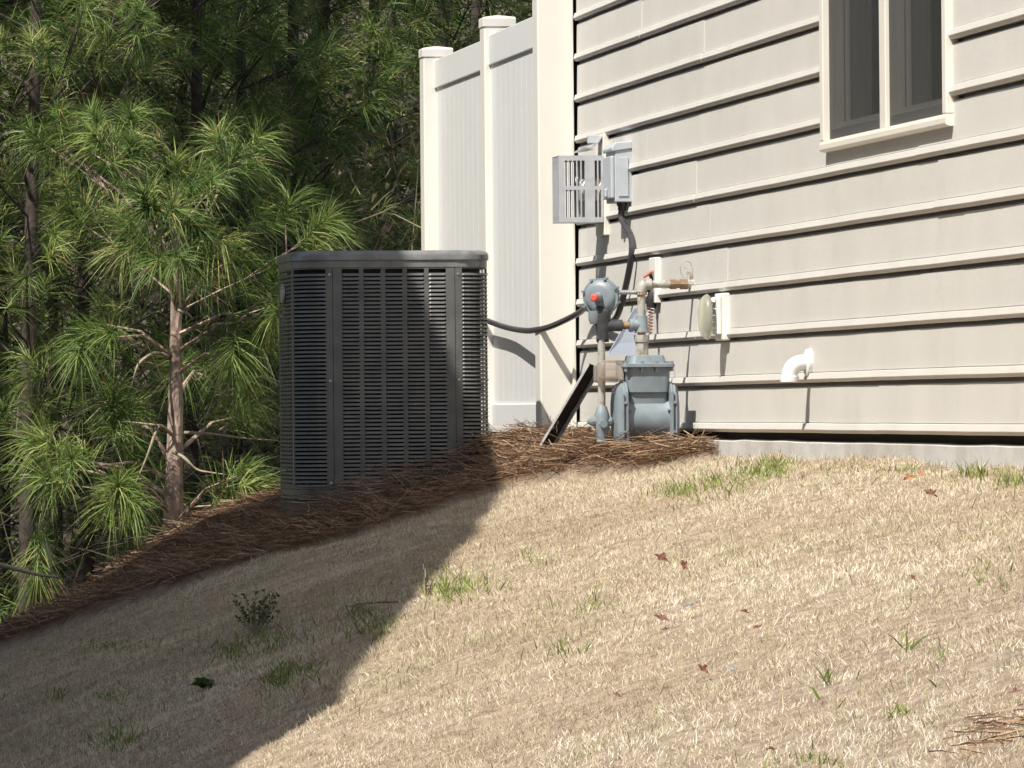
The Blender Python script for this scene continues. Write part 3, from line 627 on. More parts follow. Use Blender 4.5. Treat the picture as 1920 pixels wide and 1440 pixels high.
mb.tube(smooth_path(pts, 4), .0015, 5); gpart(mb, 'seal_wire', 'pipe')
# regulator
pg, zg_ = Q(1127, 600)[1], Q(1127, 610)[2]
rc = Vector(Q(1125, 557, UG-.01)); axr = Vector((.86, .50, -.06)).normalized()
mb = MB(); prs = [(-.046, .020), (-.042, .034), (-.028, .050), (-.021, .054), (-.0205, .0625), (-.013, .0625), (-.0129, .0605), (-.010, .0605), (-.0099, .0625), (-.002, .0625), (-.0015, .056), (.004, .053), (.012, .046), (.015, .034), (.016, .018)]
mb.tube([rc+axr*a for a, _ in prs], [r for _, r in prs], 32)
reg = gpart(mb, 'regulator', 'gasgrey', smooth='auto')
e1 = axr.cross(Vector((0, 0, 1))).normalized(); e2 = axr.cross(e1)
for a in np.linspace(0, 2*math.pi, 9)[:-1]+.3:
    q = rc+(e1*math.cos(a)+e2*math.sin(a))*.063; mb = MB(); mb.tube([q-axr*.026, q+axr*.006], .005, 6); gpart(mb, 'bolt', 'gasgrey', reg)
hub = rc+axr*.014; mb = MB(); mb.tube([hub, hub+axr*.028], [.017, .014], 16); gpart(mb, 'spring_barrel', 'gasgrey', reg, smooth='auto')
mb = MB(); mb.tube([hub+axr*.028, hub+axr*.044, hub+axr*.047], [.0128, .0122, .009], 16); gpart(mb, 'red_cap', 'red', reg, smooth='auto')
rl = rc+Vector((.01, .012, -.058)); mb = MB(); mb.tube([rc+axr*.012+Vector((0, .014, -.045)), rl+Vector((0, .008, -.018)), rl+Vector((0, .008, -.032))], [.022, .021, .015], 12); gpart(mb, 'vent', 'gasgrey', reg, smooth='auto')
mb = MB(); bc = Vector(Q(1130, 590)); bl = Vector(Q(1130, 636)); mb.tube([rc+Vector((-.02, -.004, -.03)), bc, (bc+bl)/2, bl], [.026, .029, .024, .018], 14)
mb.tube([(UG, pg, zg_), (UG, pv+.036+.03, V_(610))], .020, 14); mb.tube([bl+Vector((0, .02, .002)), bl+Vector((0, -.02, .002))], .012, 8); gpart(mb, 'regulator_body', 'regbody', reg, smooth='auto')
mb = MB(); mb.tube([(UG, pg+.002, zg_), (UG, pv+.03, V_(610))], .0130, 12); gpart(mb, 'nipple', 'rust', smooth='auto')
mb = MB(); ps_ = [Vector(Q(1152, 548)), Vector(Q(1192, 548))]
tt = np.linspace(0, 1, 26); mb.tube([ps_[0].lerp(ps_[1], t) for t in tt], [.0065+.0022*(k % 2) for k in range(26)], 8); gpart(mb, 'vent_hose', 'steel')
# inlet riser with stop valve
mb = MB(); mb.tube([(UG, pg, Q(1130, 636)[2]), (UG, pg, -.115)], .0125, 14); gpart(mb, 'inlet_pipe', 'pipe', smooth='auto')
zv = Q(1130, 790)[2]; mb = MB(); mb.tube([(UG, pg, zv+.05), (UG, pg, zv+.035), (UG, pg, zv+.02), (UG, pg, zv-.02), (UG, pg, zv-.035), (UG, pg, zv-.07)], [.016, .021, .026, .026, .021, .018], 10)
mb.tube([(UG-.02, pg+.04, zv), (UG, pg+.03, zv), (UG, pg-.03, zv), (UG, pg-.038, zv)], [.010, .017, .017, .008], 10); mb.tube([(UG, pg, zv-.005), (UG+.036, pg, zv-.008)], .014, 8); gpart(mb, 'stop_valve', 'gasgrey', smooth='auto')
# pale sheet hanging behind the pipes
us_ = UG-.28; poly = [XP(1139, 666, us_), XP(1189, 578, us_), XP(1216, 582, us_-.02), XP(1214, 664, us_-.02)]
mb = MB(); mb.add([(a, b_, c) for a, b_, c in poly]+[(a-.003, b_+.001, c) for a, b_, c in poly], [(0, 1, 2, 3), (7, 6, 5, 4), (0, 4, 5, 1), (1, 5, 6, 2), (2, 6, 7, 3), (3, 7, 4, 0)])
ts_ = mb.build('plastic_sheet', 'tag', None, tuple(np.mean(poly, 0))); tag(ts_, 'pale blue sheet wedged behind the gas meter pipes', 'sheet')
# black channel leaning from the straw up to the pipes
ul = 2.05; A_ = Vector(XP(1030, 822, ul)); B_ = Vector(XP(1112, 684, ul+.12)); dv = (B_-A_).normalized(); A_ -= dv*.03
sd_ = dv.cross(Vector((1, 0, 0))).normalized(); nr = sd_.cross(dv).normalized()
if nr.x < 0: nr = -nr
qr = Quaternion(dv, rad(-24)); sd_ = qr @ sd_; nr = qr @ nr
CHO = tuple(A_); ch = thing('plastic_channel', 'black plastic channel with sunlit-coloured edges leaning between straw and gas meter', 'channel', CHO)
def obar(mb, a, b_, s0, s1, n0, n1):
    vs = [q+sd_*s+nr*t for q in (a, b_) for s, t in ((s0, n0), (s1, n0), (s1, n1), (s0, n1))]
    mb.add(vs, [(0, 1, 2, 3), (4, 7, 6, 5), (0, 4, 5, 1), (1, 5, 6, 2), (2, 6, 7, 3), (3, 7, 4, 0)])
mb = MB(); obar(mb, A_, B_, -.021, .019, 0, .004); mb.build('web', 'chan', ch, CHO)
mb = MB(); obar(mb, A_, B_, -.0262, -.0212, 0, .020); mb.build('flange', 'chanedge_lit', ch, CHO, bevel=.001)
mb = MB(); obar(mb, A_, B_, .0192, .0215, 0, .014); mb.build('flange', 'chanedge_lit', ch, CHO, bevel=.001)
mb = MB()
for t_, s_, l_ in ((.20, -.008, .022), (.24, .002, .030), (.22, .010, .016), (.29, .006, .02)):
    q = A_.lerp(B_, t_)+sd_*s_+nr*.0052; e_ = (dv+sd_*random.uniform(-.5, .5)).normalized(); f_ = e_.cross(nr)
    mb.add([q-e_*l_*.5, q+f_*.0022, q+e_*l_*.5, q-f_*.0018], [(0, 1, 2, 3)])
mb.build('paint_splash', 'white', ch, CHO)

def ground_at(px, py):
    d = ray(px, py)
    for t in np.arange(8, 40, .02):
        q = d*t
        if q[2] < float(gz(q[0], q[1])): return q
    return d*30
# ================================================================== NEIGHBOUR HOUSE (casts the big shade, left of the frame)
EH = 5.0
def sun_back(q, H): t = (H-q[2])/-SUNRAY.z; return np.array(q)-np.array(SUNRAY)*t
E_pts = [sun_back(q, EH)[:2] for q in (ground_at(446, 1436), ground_at(640, 1318), ground_at(770, 1132), ground_at(900, 995), ground_at(952, 911))]
pA2, zA2 = on_cross(825, 625, .70); E_pts.append(sun_back(np.append(w2(.70, pA2), zA2), EH)[:2])    # ends where the condenser shows the edge of the shade
far_dir = (E_pts[-1]-E_pts[-3]); far_dir /= np.hypot(*far_dir); E_far = sun_back((-1.5, 25.3, -.55), EH)[:2]
E_pts.append(E_pts[-1]+far_dir*max(.3, float((E_far-E_pts[-1])@far_dir)))
near_dir = E_pts[1]-E_pts[2]; near_dir /= np.hypot(*near_dir); E_pts.insert(0, E_pts[0]+near_dir*7)
base = E_pts[1]; ed = far_dir; eo = np.array([-ed[1], ed[0]])
nb_ = thing('neighbouring_house', 'tall neighbouring house beside the lawn that throws the broad shade', 'house', (base[0], base[1], -3.2), frame='world'); NO = (base[0], base[1], -3.2)
def npart(mb, name, mt_, par): return mb.build(name, mt_, par, NO, frame='world')
def off(k, o_, z, e=0.): q = E_pts[k]+eo*o_+(ed*e); return (q[0], q[1], z)
nE = len(E_pts); mb = MB()                                  # wall runs under the eave, following its bends
ins = [(-.3 if k == nE-1 else .3 if k == 0 else 0) for k in range(nE)]
mb.loft([[off(k, .4, -3.4, ins[k]), off(k, .4, EH-.2, ins[k]), off(k, 8.4, EH-.2, ins[k]), off(k, 8.4, -3.4, ins[k])] for k in range(nE)]); npart(mb, 'wall', 'siding', nb_)
mb = MB(); mb.loft([[off(k, 0, EH-.16), off(k, 0, EH), off(k, 4.4, EH+1.6), off(k, 8.8, EH), off(k, 8.8, EH-.16)] for k in range(nE)]); npart(mb, 'roof', 'roof', nb_)
for k in range(nE-1):
    A2, B2_ = E_pts[k]+eo*.4, E_pts[k+1]+eo*.4; L2 = np.hypot(*(B2_-A2))
    if L2 < 1.6: continue
    dd = (B2_-A2)/L2; oo = np.array([-dd[1], dd[0]])
    for z in (-1.2, 2.6):
        c2 = A2+dd*L2/2
        def nq(a, o_, z_): q = c2+dd*a+oo*o_; return (q[0], q[1], z_)
        def nbox(h, o0, o1, z0, z1): return MB().add([nq(a, o_, z_) for z_ in (z0, z1) for o_ in (o0, o1) for a in (-h, h)], [(0, 2, 3, 1), (4, 5, 7, 6), (0, 1, 5, 4), (2, 6, 7, 3), (0, 4, 6, 2), (1, 3, 7, 5)])
        wn = npart(nbox(.5, -.04, -.003, z, z+1.5), 'window', 'trim', nb_); npart(nbox(.42, -.055, -.042, z+.08, z+1.42), 'pane', 'glass', wn)

# ================================================================== PINES
def tuft_strips(C, D, S, nn, rg, width=.0026, shoot=.11):
    """needle tufts: centre (shoot base), shoot direction, needle length"""
    n = len(C); D = D/np.linalg.norm(D, axis=1, keepdims=True)
    Ci = np.repeat(C, nn, 0); Di = np.repeat(D, nn, 0); Si = np.repeat(S, nn)
    t = rg.random(n*nn)**.8
    B = Ci+Di*(t*shoot)[:, None]*(Si/.18)[:, None]
    rnd = rg.normal(size=(n*nn, 3)); rnd -= Di*np.sum(rnd*Di, 1, keepdims=True); rnd /= np.linalg.norm(rnd, axis=1, keepdims=True)
    fwd = (.25+.9*t+rg.normal(0, .15, n*nn))[:, None]
    ND = Di*fwd+rnd*(.75+.3*rg.random((n*nn, 1)))
    L_ = Si*rg.uniform(.75, 1.1, n*nn)
    V, c, i = strips(B, ND, L_, np.full(n*nn, width), rg.uniform(.15, .62, n*nn), rg)
    ti = np.repeat(np.clip(np.repeat(rg.normal(.47, .2, n), nn)+rg.normal(0, .15, n*nn), 0, .93), 5)
    br_ = np.repeat((rg.random(n*nn) < .03) | np.repeat(rg.random(n) < .008, nn), 5); ti = np.where(br_, 1., ti)
    return V, c, i, ti
def shades(q):                                              # would it stand before, or cast shade on, the fence or the house?
    px = 960+FPX*(q[0]/q[1])
    if q[1] < 28.6 and px > 770: return True
    p = pdist(q[0], q[1]); t = (p-.05)/-(Nd[0]*SUNRAY.x+Nd[1]*SUNRAY.y); e = Vector(q)+SUNRAY*t
    u = Wd[0]*(e.x-CO[0])+Wd[1]*(e.y-CO[1])
    return t > 0 and -4.3 < u < 9 and -.6 < e.z < 1.85
def pine(px, depth, height, r, seed, nb, tpb, nn, label, group=None, lean=(0, 0), wob=.05, z_first=.6, blen=1.3, needle=.18, split=False, extra=None, name='pine_tree', xy=None, dead=None, width=.0036, barkm='bark_shaded'):
    rg = np.random.default_rng(seed)
    x, y = xy if xy else ((px-960)/FPX*depth, depth)
    z = float(gz(x, y)); org = (x, y, z)
    T = thing(name, label, 'tree', org, 'world', group)
    ts = np.linspace(0, 1, 15); ph = rg.random(2)*6
    def tr(t): return Vector((x+lean[0]*t+wob*(math.sin(3*t+ph[0])-math.sin(ph[0])), y+lean[1]*t+wob*math.sin(4*t+ph[1]), z-.1+(height+.1)*t))
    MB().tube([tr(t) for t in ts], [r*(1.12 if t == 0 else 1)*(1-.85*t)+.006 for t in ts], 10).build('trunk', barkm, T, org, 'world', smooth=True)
    branches = []
    for b_ in range(nb):
        hb = z_first+(height-z_first)*((b_+rg.random()*.6)/nb); t = hb/height
        az = b_*2.4+rg.normal(0, .4); el_ = rg.uniform(.05, .5)+.5*t
        L_ = blen*(1-.72*t)*rg.uniform(.65, 1.15)+.2
        d = Vector((math.cos(az)*math.cos(el_), math.sin(az)*math.cos(el_), math.sin(el_)))
        p0 = tr(t); pts = [p0, p0+d*L_*.35, p0+d*L_*.7+Vector((0, 0, -.02*L_)), p0+d*L_+Vector((0, 0, .06*L_))]
        tf = []
        for k in range(tpb):
            s_ = .35+.65*(k+1)/tpb; i = min(int(s_*3), 2); q = pts[i].lerp(pts[i+1], s_*3-i) if s_ < 1 else pts[3]
            lat = Vector(rg.normal(size=3)); lat.z = abs(lat.z)*.5; lat = lat.normalized()
            if k == tpb-1: tf.append((q, d+Vector((0, 0, .35)), None))
            else:
                q2 = q+lat*rg.uniform(.06, .30)*(.5+L_*.5)+d*.08; tf.append((q2, lat*.8+d*.7+Vector((0, 0, .3)), q))
        if shades(pts[3]) or shades(pts[2]): continue
        tf = [w_ for w_ in tf if not shades(w_[0])]
        if tf: branches.append((pts, tf, max(.004, r*.2*(1-.6*t))))
    for (tp0, tuftl) in (extra or []):                       # branches placed where the photo shows them
        a = tr(min(.97, max(.02, (tp0-z)/height))); tip = Vector(tuftl[0][:3]); mid = a.lerp(tip, .5)+Vector((0, 0, .05))
        tf = []
        for q in tuftl: tf.append((Vector(q[:3]), Vector(q[3:6]), a.lerp(tip, .6)))
        branches.append(([a, a.lerp(mid, .6), mid, tip], tf, .011))
    top_ = tr(.97); branches.append(([top_, top_.lerp(tr(1.), .4), top_.lerp(tr(1.), .7), tr(1.)], [(tr(1.), Vector((0, 0, 1)), None)]+[(tr(.98), Vector((math.cos(a), math.sin(a), .7)), None) for a in (0, 2.1, 4.2)], .008))
    needles_all = []
    for pts, tf, rb in branches:
        mb = MB(); mb.tube(pts, [rb, rb*.75, rb*.5, rb*.25+.001], 5, False)
        for q, d, src in tf:
            if src is not None: mb.tube([src, src.lerp(q, .5)+Vector((0, 0, .01)), q], [.004, .0035, .0025], 3, False)
        Cn = np.array([q for q, _, _ in tf]); Dn = np.array([d for _, d, _ in tf])
        nd = tuft_strips(Cn, Dn, rg.uniform(.62, 1.2, len(tf))*needle, nn, rg, width)
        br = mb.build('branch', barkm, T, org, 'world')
        if split: big_mesh('needles', nd[0], nd[1], nd[2], 'needle', br, nd[3], org)
        else: needles_all.append(nd)
    if needles_all:
        V, c, i, t_ = merge(needles_all); big_mesh('crown', V, c, i, 'needle', T, t_, org)
    for pl in (dead or []):
        n_ = len(pl); MB().tube(smooth_path(pl, 4), [(.0085*(1-.75*k/((n_-1)*4))) for k in range((n_-1)*4+1)], 6).build('bare_branch', 'deadwood', T, org, 'world', smooth=True)
    return T
def tf(px, py, depth, dx=0, dz=.5, n=3, sp=40, seed=0):      # a few tufts close together about a photo point
    rg = np.random.default_rng(seed+int(px)+int(py)*3); out = []
    for k in range(n):
        q = at(px+rg.normal(0, sp*.5), py+rg.normal(0, sp*.45), depth+rg.normal(0, .12))
        d = np.array([dx, -.55, dz])+rg.normal(0, .35, 3); out.append((*q, *d))
    return out
def ex(px, py, depth, hp, **k):                              # hp: photo height on the trunk where the branch leaves
    return (float(at(px, hp, depth)[2]), tf(px, py, depth, **k))
D1 = 26.4
t1_dead = [[at(316, 668, D1-.05), at(290, 662, D1-.1), at(262, 680, D1-.2), at(252, 705, D1-.2), at(246, 730, D1-.15)],
           [at(322, 815, D1-.05), at(305, 800, D1-.2), at(290, 797, D1-.3), at(258, 793, D1-.3), at(232, 790, D1-.3)],
           [at(296, 798, D1-.28), at(285, 830, D1-.3), at(272, 865, D1-.3), at(250, 915, D1-.3)],
           [at(326, 848, D1-.06), at(345, 858, D1-.2), at(368, 880, D1-.2), at(395, 886, D1-.2), at(425, 890, D1-.2)],
           [at(345, 811, D1+.1), at(400, 814, D1+.1), at(460, 822, D1+.1), at(522, 826, D1+.1)],
           [at(335, 582, D1-.05), at(352, 588, D1-.1), at(362, 600, D1-.1)]]
e1_ = [ex(300, 405, 26.0, 560, n=3, sp=40), ex(255, 450, 26.0, 560, dx=-.5, dz=.2, n=3, sp=40), ex(370, 470, 26.1, 570, dx=.5, dz=.1, n=3, sp=40), ex(325, 460, 25.9, 545, dz=.0, n=4, sp=50), ex(430, 500, 26.1, 580, dx=.7, dz=-.05, n=2),
       ex(470, 630, 26.2, 640, dx=.3, dz=-.2, n=4, sp=50), ex(430, 690, 26.2, 680, dx=.2, dz=-.3, n=3), ex(500, 580, 26.3, 610, dx=.4, n=3), ex(230, 620, 26.3, 650, dx=-.5, dz=.1, n=2), ex(180, 640, 26.3, 660, dx=-.6, dz=0, n=3),
       ex(190, 840, 26.2, 870, dx=-.3, n=3, sp=50), ex(235, 800, 26.3, 850, dx=-.2, n=3), ex(185, 935, 26.0, 930, dx=-.2, dz=.3, n=3, sp=45), ex(245, 900, 26.2, 930, dz=.2, n=3), ex(130, 880, 26.4, 900, dx=-.5, n=3),
       ex(400, 950, 26.2, 960, dx=.4, dz=.4, n=2, sp=30), ex(465, 915, 26.0, 950, dx=.5, dz=.4, n=3, sp=40), ex(430, 800, 26.8, 820, dx=.3, n=2, sp=50), ex(360, 700, 26.8, 720, n=3), ex(215, 310, 26.2, 430, dx=-.2, n=2, sp=40), ex(110, 260, 26.4, 480, dx=-.3, n=3, sp=60)]
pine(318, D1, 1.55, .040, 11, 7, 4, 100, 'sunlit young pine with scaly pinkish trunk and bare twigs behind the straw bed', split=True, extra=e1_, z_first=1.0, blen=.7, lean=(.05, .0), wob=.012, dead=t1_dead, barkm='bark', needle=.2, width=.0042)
e2_ = [ex(90, 690, 27.2, 760, n=4, sp=60), ex(20, 560, 27.2, 640, n=4, sp=60), ex(130, 470, 27.2, 560, dx=.3, n=4, sp=60), ex(30, 800, 27.2, 850, n=4, sp=60), ex(90, 1040, 26.6, 1030, n=3, dz=.2), ex(60, 130, 27.2, 300, n=5, sp=70), ex(160, 90, 27.2, 260, n=5, sp=70), ex(240, 40, 27.2, 200, n=4, sp=60), ex(20, 230, 27.2, 350, n=4, sp=60)]
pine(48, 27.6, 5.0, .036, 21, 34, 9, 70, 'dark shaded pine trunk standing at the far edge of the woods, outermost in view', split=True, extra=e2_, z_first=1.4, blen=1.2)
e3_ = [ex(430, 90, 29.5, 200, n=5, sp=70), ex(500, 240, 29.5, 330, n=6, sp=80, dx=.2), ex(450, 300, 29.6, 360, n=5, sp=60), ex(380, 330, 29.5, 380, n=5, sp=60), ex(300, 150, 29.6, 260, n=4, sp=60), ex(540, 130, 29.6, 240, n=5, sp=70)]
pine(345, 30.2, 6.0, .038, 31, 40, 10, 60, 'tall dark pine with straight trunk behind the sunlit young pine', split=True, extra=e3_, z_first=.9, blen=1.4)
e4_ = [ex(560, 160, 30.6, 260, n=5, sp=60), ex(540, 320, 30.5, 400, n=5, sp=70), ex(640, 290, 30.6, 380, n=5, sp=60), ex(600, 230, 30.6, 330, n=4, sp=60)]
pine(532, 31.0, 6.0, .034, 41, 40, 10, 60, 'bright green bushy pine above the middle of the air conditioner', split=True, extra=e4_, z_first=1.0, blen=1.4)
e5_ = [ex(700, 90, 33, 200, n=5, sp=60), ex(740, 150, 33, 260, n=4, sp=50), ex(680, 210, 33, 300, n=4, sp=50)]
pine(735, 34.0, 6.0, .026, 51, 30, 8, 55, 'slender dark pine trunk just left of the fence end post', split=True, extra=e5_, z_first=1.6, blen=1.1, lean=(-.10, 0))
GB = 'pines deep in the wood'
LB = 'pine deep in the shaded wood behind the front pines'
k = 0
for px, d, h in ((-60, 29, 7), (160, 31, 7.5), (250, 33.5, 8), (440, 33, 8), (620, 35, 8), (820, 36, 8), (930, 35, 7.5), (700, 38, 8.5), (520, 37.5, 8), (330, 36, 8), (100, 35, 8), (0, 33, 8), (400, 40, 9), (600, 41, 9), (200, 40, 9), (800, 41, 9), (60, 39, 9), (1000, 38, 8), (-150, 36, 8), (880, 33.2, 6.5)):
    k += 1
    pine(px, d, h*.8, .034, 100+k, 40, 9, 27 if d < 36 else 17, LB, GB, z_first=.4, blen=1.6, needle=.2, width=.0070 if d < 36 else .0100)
LO = 'pine standing in the wood beside the neighbouring house'
for x_, y_, h in ((-3.2, 27.5, 7), (-3.9, 30, 8), (-5.2, 28.5, 7.5), (-6, 32, 8.5), (-4.8, 35, 9), (-7.5, 30, 8), (-8, 36, 9), (-6.5, 39, 9), (-9.5, 33, 9)):
    k += 1
    pine(0, 0, h, .04, 100+k, 22, 5, 20, LO, 'pines beside the neighbouring house', z_first=.8, blen=1.7, needle=.2, width=.006, xy=(x_, y_))
# mature pines left of the frame: bare stems, high crowns that dapple the wood with shade
rg = np.random.default_rng(77)
for q_, (x_, y_, h) in enumerate(((-6.0, 28.0, 11), (-3.9, 30.2, 10), (-3.3, 28.7, 9), (-4.6, 33.6, 12), (-3.4, 35.5, 11), (-7.8, 31.5, 12), (-5.2, 32.5, 12), (-8.5, 26.5, 12))):
    z_ = float(gz(x_, y_)); org = (x_, y_, z_); T = thing('mature_pine', 'tall mature pine with a high crown standing beside the neighbouring house', 'tree', org, 'world', 'mature pines beside the neighbouring house')
    MB().tube([(x_+.1*math.sin(3*t), y_, z_-.1+h*t) for t in np.linspace(0, 1, 9)], [.13*(1-.8*t)+.01 for t in np.linspace(0, 1, 9)], 10).build('trunk', 'bark_shaded', T, org, 'world', smooth=True)
    parts = []; mb = MB()
    for b_ in range(64):
        t = rg.uniform(.42, 1); a = rg.uniform(0, 6.28); L_ = 2.6*(1.15-t)*rg.uniform(.5, 1.1)+.5
        p0 = Vector((x_, y_, z_+h*t)); p1 = p0+Vector((math.cos(a)*L_, math.sin(a)*L_, .25*L_))
        if shades(p1) or shades(p0.lerp(p1, .6)): continue
        mb.tube([p0, p0.lerp(p1, .5), p1], [.025, .018, .006], 5)
        Cn = np.array([p0.lerp(p1, s_)+Vector(rg.normal(0, .16, 3)) for s_ in rg.uniform(.4, 1.05, 14)])
        parts.append(tuft_strips(Cn, rg.normal(size=(14, 3))+np.array([0, 0, .6]), np.full(14, .26), 9, rg, .03))
    mb.build('branches', 'bark_shaded', T, org, 'world'); V, c, i, t_ = merge(parts); big_mesh('crown', V, c, i, 'needle', T, t_, org)
# undergrowth: bare twigs and scrub leaves on the wooded bank
rg = np.random.default_rng(5)
n = 9000; yy = rg.uniform(28, 44, n); xx = rg.uniform(-.095, .012, n)*yy
B = np.stack([xx, yy, gz(xx, yy)+rg.random(n)**1.5*1.5], 1)
tw = strips(B, np.stack([rg.normal(0, 1, n), rg.normal(0, 1, n), rg.normal(.3, .7, n)], 1), rg.uniform(.15, .6, n), np.full(n, .006), rg.uniform(-.2, .5, n), rg)
n2 = 26000; yy = rg.uniform(28.5, 46, n2); xx = rg.uniform(-.11, .015, n2)*yy
B2 = np.stack([xx, yy, gz(xx, yy)+rg.random(n2)**2*1.9], 1)
lf = strips(B2, rg.normal(size=(n2, 3)), rg.uniform(.03, .06, n2), rg.uniform(.015, .03, n2), rg.uniform(0, .3, n2), rg)
V, c, i, t_ = merge([(*tw, np.repeat(rg.uniform(.75, 1, n), 5)), (*lf, np.repeat(rg.uniform(0, 1, n2)**1.3, 5))])
o = big_mesh('undergrowth', V, c, i, 'scrub', None, t_); tag(o, 'bare twigs and scrub leaves on the bank under the pines', 'undergrowth', kind='stuff')
# fallen pale branches at the edge of the straw
for lab, pl in (('pale fallen branch poking in over the straw at the frame edge', [at(-40, 1050, 25.6), at(20, 1064, 25.6), at(70, 1077, 25.6), at(108, 1082, 25.6)]),
                ('thin upright pale twig beside the fallen branch in the straw', [at(98, 1082, 25.7), at(93, 1050, 25.7), at(86, 1010, 25.75)])):
    MBo = MB(); MBo.tube(smooth_path(pl, 4), [.012*(1-.6*k/12) if 'upright' not in lab else .006*(1-.6*k/8) for k in range((len(pl)-1)*4+1)], 7)
    o = MBo.build('fallen_branch', 'deadwood', None, tuple(pl[0]), 'world', smooth=True); tag(o, lab, 'branch', 'fallen branches')

# ================================================================== LAWN, STRAW
def lawn_noise(x, y):
    return (np.sin(2.1*x+1.3*y)+np.sin(5.2*x-2.7*y+1)+np.sin(9.7*x+4.1*y+2)*.8+np.sin(19*x-11*y)*.6+np.sin(3.3*y+.5)+np.sin(31*x+17*y)*.5)/3.2
def sample_lawn(n, margin, ylo=8.8, yhi=22.9):
    y = rg.uniform(ylo, yhi, n*2); half = .0795*y+margin
    x = rg.uniform(-1, 1, n*2)*(.0795*yhi+margin); ok = (np.abs(x) < half) & (pdist(x, y) > .012) & (bedmask(x, y) < rg.uniform(.4, 1.0, n*2))
    return x[ok], y[ok]
def grass_blades(x, y, hmul=1.):
    n = len(x); ln = lawn_noise(x, y)
    h = rg.uniform(.008, .022, n)*np.where(rg.random(n) < .04, 1.7, 1)*hmul*(1+.25*ln)
    cl = np.sin(37*x+9*np.sin(3*y))*np.sin(29*y+8*np.sin(4*x))                # clumps a hand wide, each combed its own way
    fx = np.sin(23*x+5*np.sin(7*y))+np.sin(11*y+3*x); fy = np.cos(19*y+6*np.sin(5*x))
    h = h*(1+.30*cl)
    D = np.stack([rg.normal(0, .42, n)+.22*fx, rg.normal(0, .42, n)+.22*fy, np.full(n, 1.)], 1)
    V, c, i = strips(np.stack([x, y, gz(x, y)-.002], 1), D, h, rg.uniform(.0010, .0021, n), rg.uniform(0, .5, n), rg)
    t = np.clip(.50+.14*ln+.08*cl+.16*(np.sin(1.7*x+.9*y+.6)*np.sin(1.1*y-2*x)+.8*np.sin(6*x-3*y)*np.sin(4.3*y+x))+rg.normal(0, .17, n), 0, .86)
    gr = rg.random(n) < .05+.42*sstep(.1, 1.1, lawn_noise(x*.6+3, y*.6+1)); t[gr] = rg.uniform(.87, 1, gr.sum())**1.3
    dk = rg.random(n) < .06; t[dk] = rg.uniform(0, .2, dk.sum())
    return V, c, i, np.repeat(t, 5)
x, y = sample_lawn(318000, .25)
x2, y2 = sample_lawn(40000, 2.0)
x3 = rg.uniform(-4, 2.5, 14000); y3 = rg.uniform(4, 22.5, 14000); ok = (pdist(x3, y3) > .02) & (bedmask(x3, y3) < .5); x3, y3 = x3[ok], y3[ok]
def tall_blades(n):
    x, y = sample_lawn(n, .4); n = len(x); k_ = rg.random(n) < .25+.75*sstep(-.2, .9, lawn_noise(x*.6+3, y*.6+1)); x, y = x[k_], y[k_]; n = len(x)
    V, c, i = strips(np.stack([x, y, gz(x, y)], 1), np.stack([rg.normal(0, .35, n), rg.normal(0, .35, n), np.ones(n)], 1), rg.uniform(.025, .055, n), rg.uniform(.0012, .0028, n), rg.uniform(0, .6, n), rg)
    return V, c, i, np.repeat(np.where(rg.random(n) < .7, rg.uniform(.88, 1, n), rg.uniform(0, .3, n)), 5)
V, c, i, t_ = merge([tall_blades(9000), grass_blades(x, y), grass_blades(x2, y2, 1.1), grass_blades(x3, y3, 1.3)])
o = big_mesh('lawn_grass', V, c, i, 'grass', None, t_); tag(o, 'short dormant tan grass covering the sloping lawn', 'grass', kind='stuff')
# pine straw
n = 80000; y = rg.uniform(19.5, 27.4, n); x = rg.uniform(-3.2, .9, n); p_ = pdist(x, y)
uu = Wd[0]*(x-CO[0])+Wd[1]*(y-CO[1])
n_w = 14000; uw = rg.uniform(.1, 3.0, n_w); pw = rg.uniform(.01, .55, n_w); x = np.append(x, CO[0]+Wd[0]*uw+Nd[0]*pw); y = np.append(y, CO[1]+Wd[1]*uw+Nd[1]*pw); p_ = pdist(x, y); n += n_w
uu = Wd[0]*(x-CO[0])+Wd[1]*(y-CO[1])
acin = (np.abs(uu-AU) < AH-.01) & (np.abs(p_-AP) < AH-.01)
ok = (p_ > .01) & (bedmask(x, y) > rg.uniform(.02, .6, n)) & ~acin; x, y, p_ = x[ok], y[ok], p_[ok]; n = len(x)
hm = .045+.02*np.sin(4*x+1)*np.sin(3*y)+.05*np.exp(-((uu[ok]-.88)/.18)**2)*sstep(.2, .35, p_)*(1-sstep(1.15, 1.5, p_))+.035*np.exp(-((p_-.3)/.25)**2)*(y < 23.5)
zz = gz(x, y)+hm*rg.random(n)**.6*1.35
az = rg.uniform(0, 2*math.pi, n); D = np.stack([np.cos(az), np.sin(az), rg.normal(.07, .16, n)*np.where(rg.random(n) < .3, 2.2, 1)], 1)
V, c, i = strips(np.stack([x, y, zz], 1)-D*.08, D, rg.uniform(.08, .17, n), np.full(n, .0023), rg.uniform(.0, .22, n), rg)
ns = 900; ys = rg.uniform(20.5, 25.5, ns); xs = rg.uniform(-2.4, .5, ns); ok = (pdist(xs, ys) > .05) & (bedmask(xs, ys) > .6); xs, ys = xs[ok], ys[ok]; ns = len(xs)
Vs = strips(np.stack([xs, ys, gz(xs, ys)+.03], 1), np.stack([rg.normal(0, .8, ns), rg.normal(0, .8, ns), rg.uniform(.2, 1, ns)], 1), rg.uniform(.10, .22, ns), np.full(ns, .0026), rg.uniform(0, .5, ns), rg)
V, c, i, t_ = merge([(V, c, i, np.repeat(np.clip(rg.normal(.5, .24, n), 0, 1), 5)), (*Vs, np.repeat(rg.uniform(.4, 1, ns), 5))])
o = big_mesh('pine_straw', V, c, i, 'straw', None, t_); tag(o, 'reddish brown pine straw mulch heaped round the air conditioner and gas meter', 'mulch', kind='stuff')

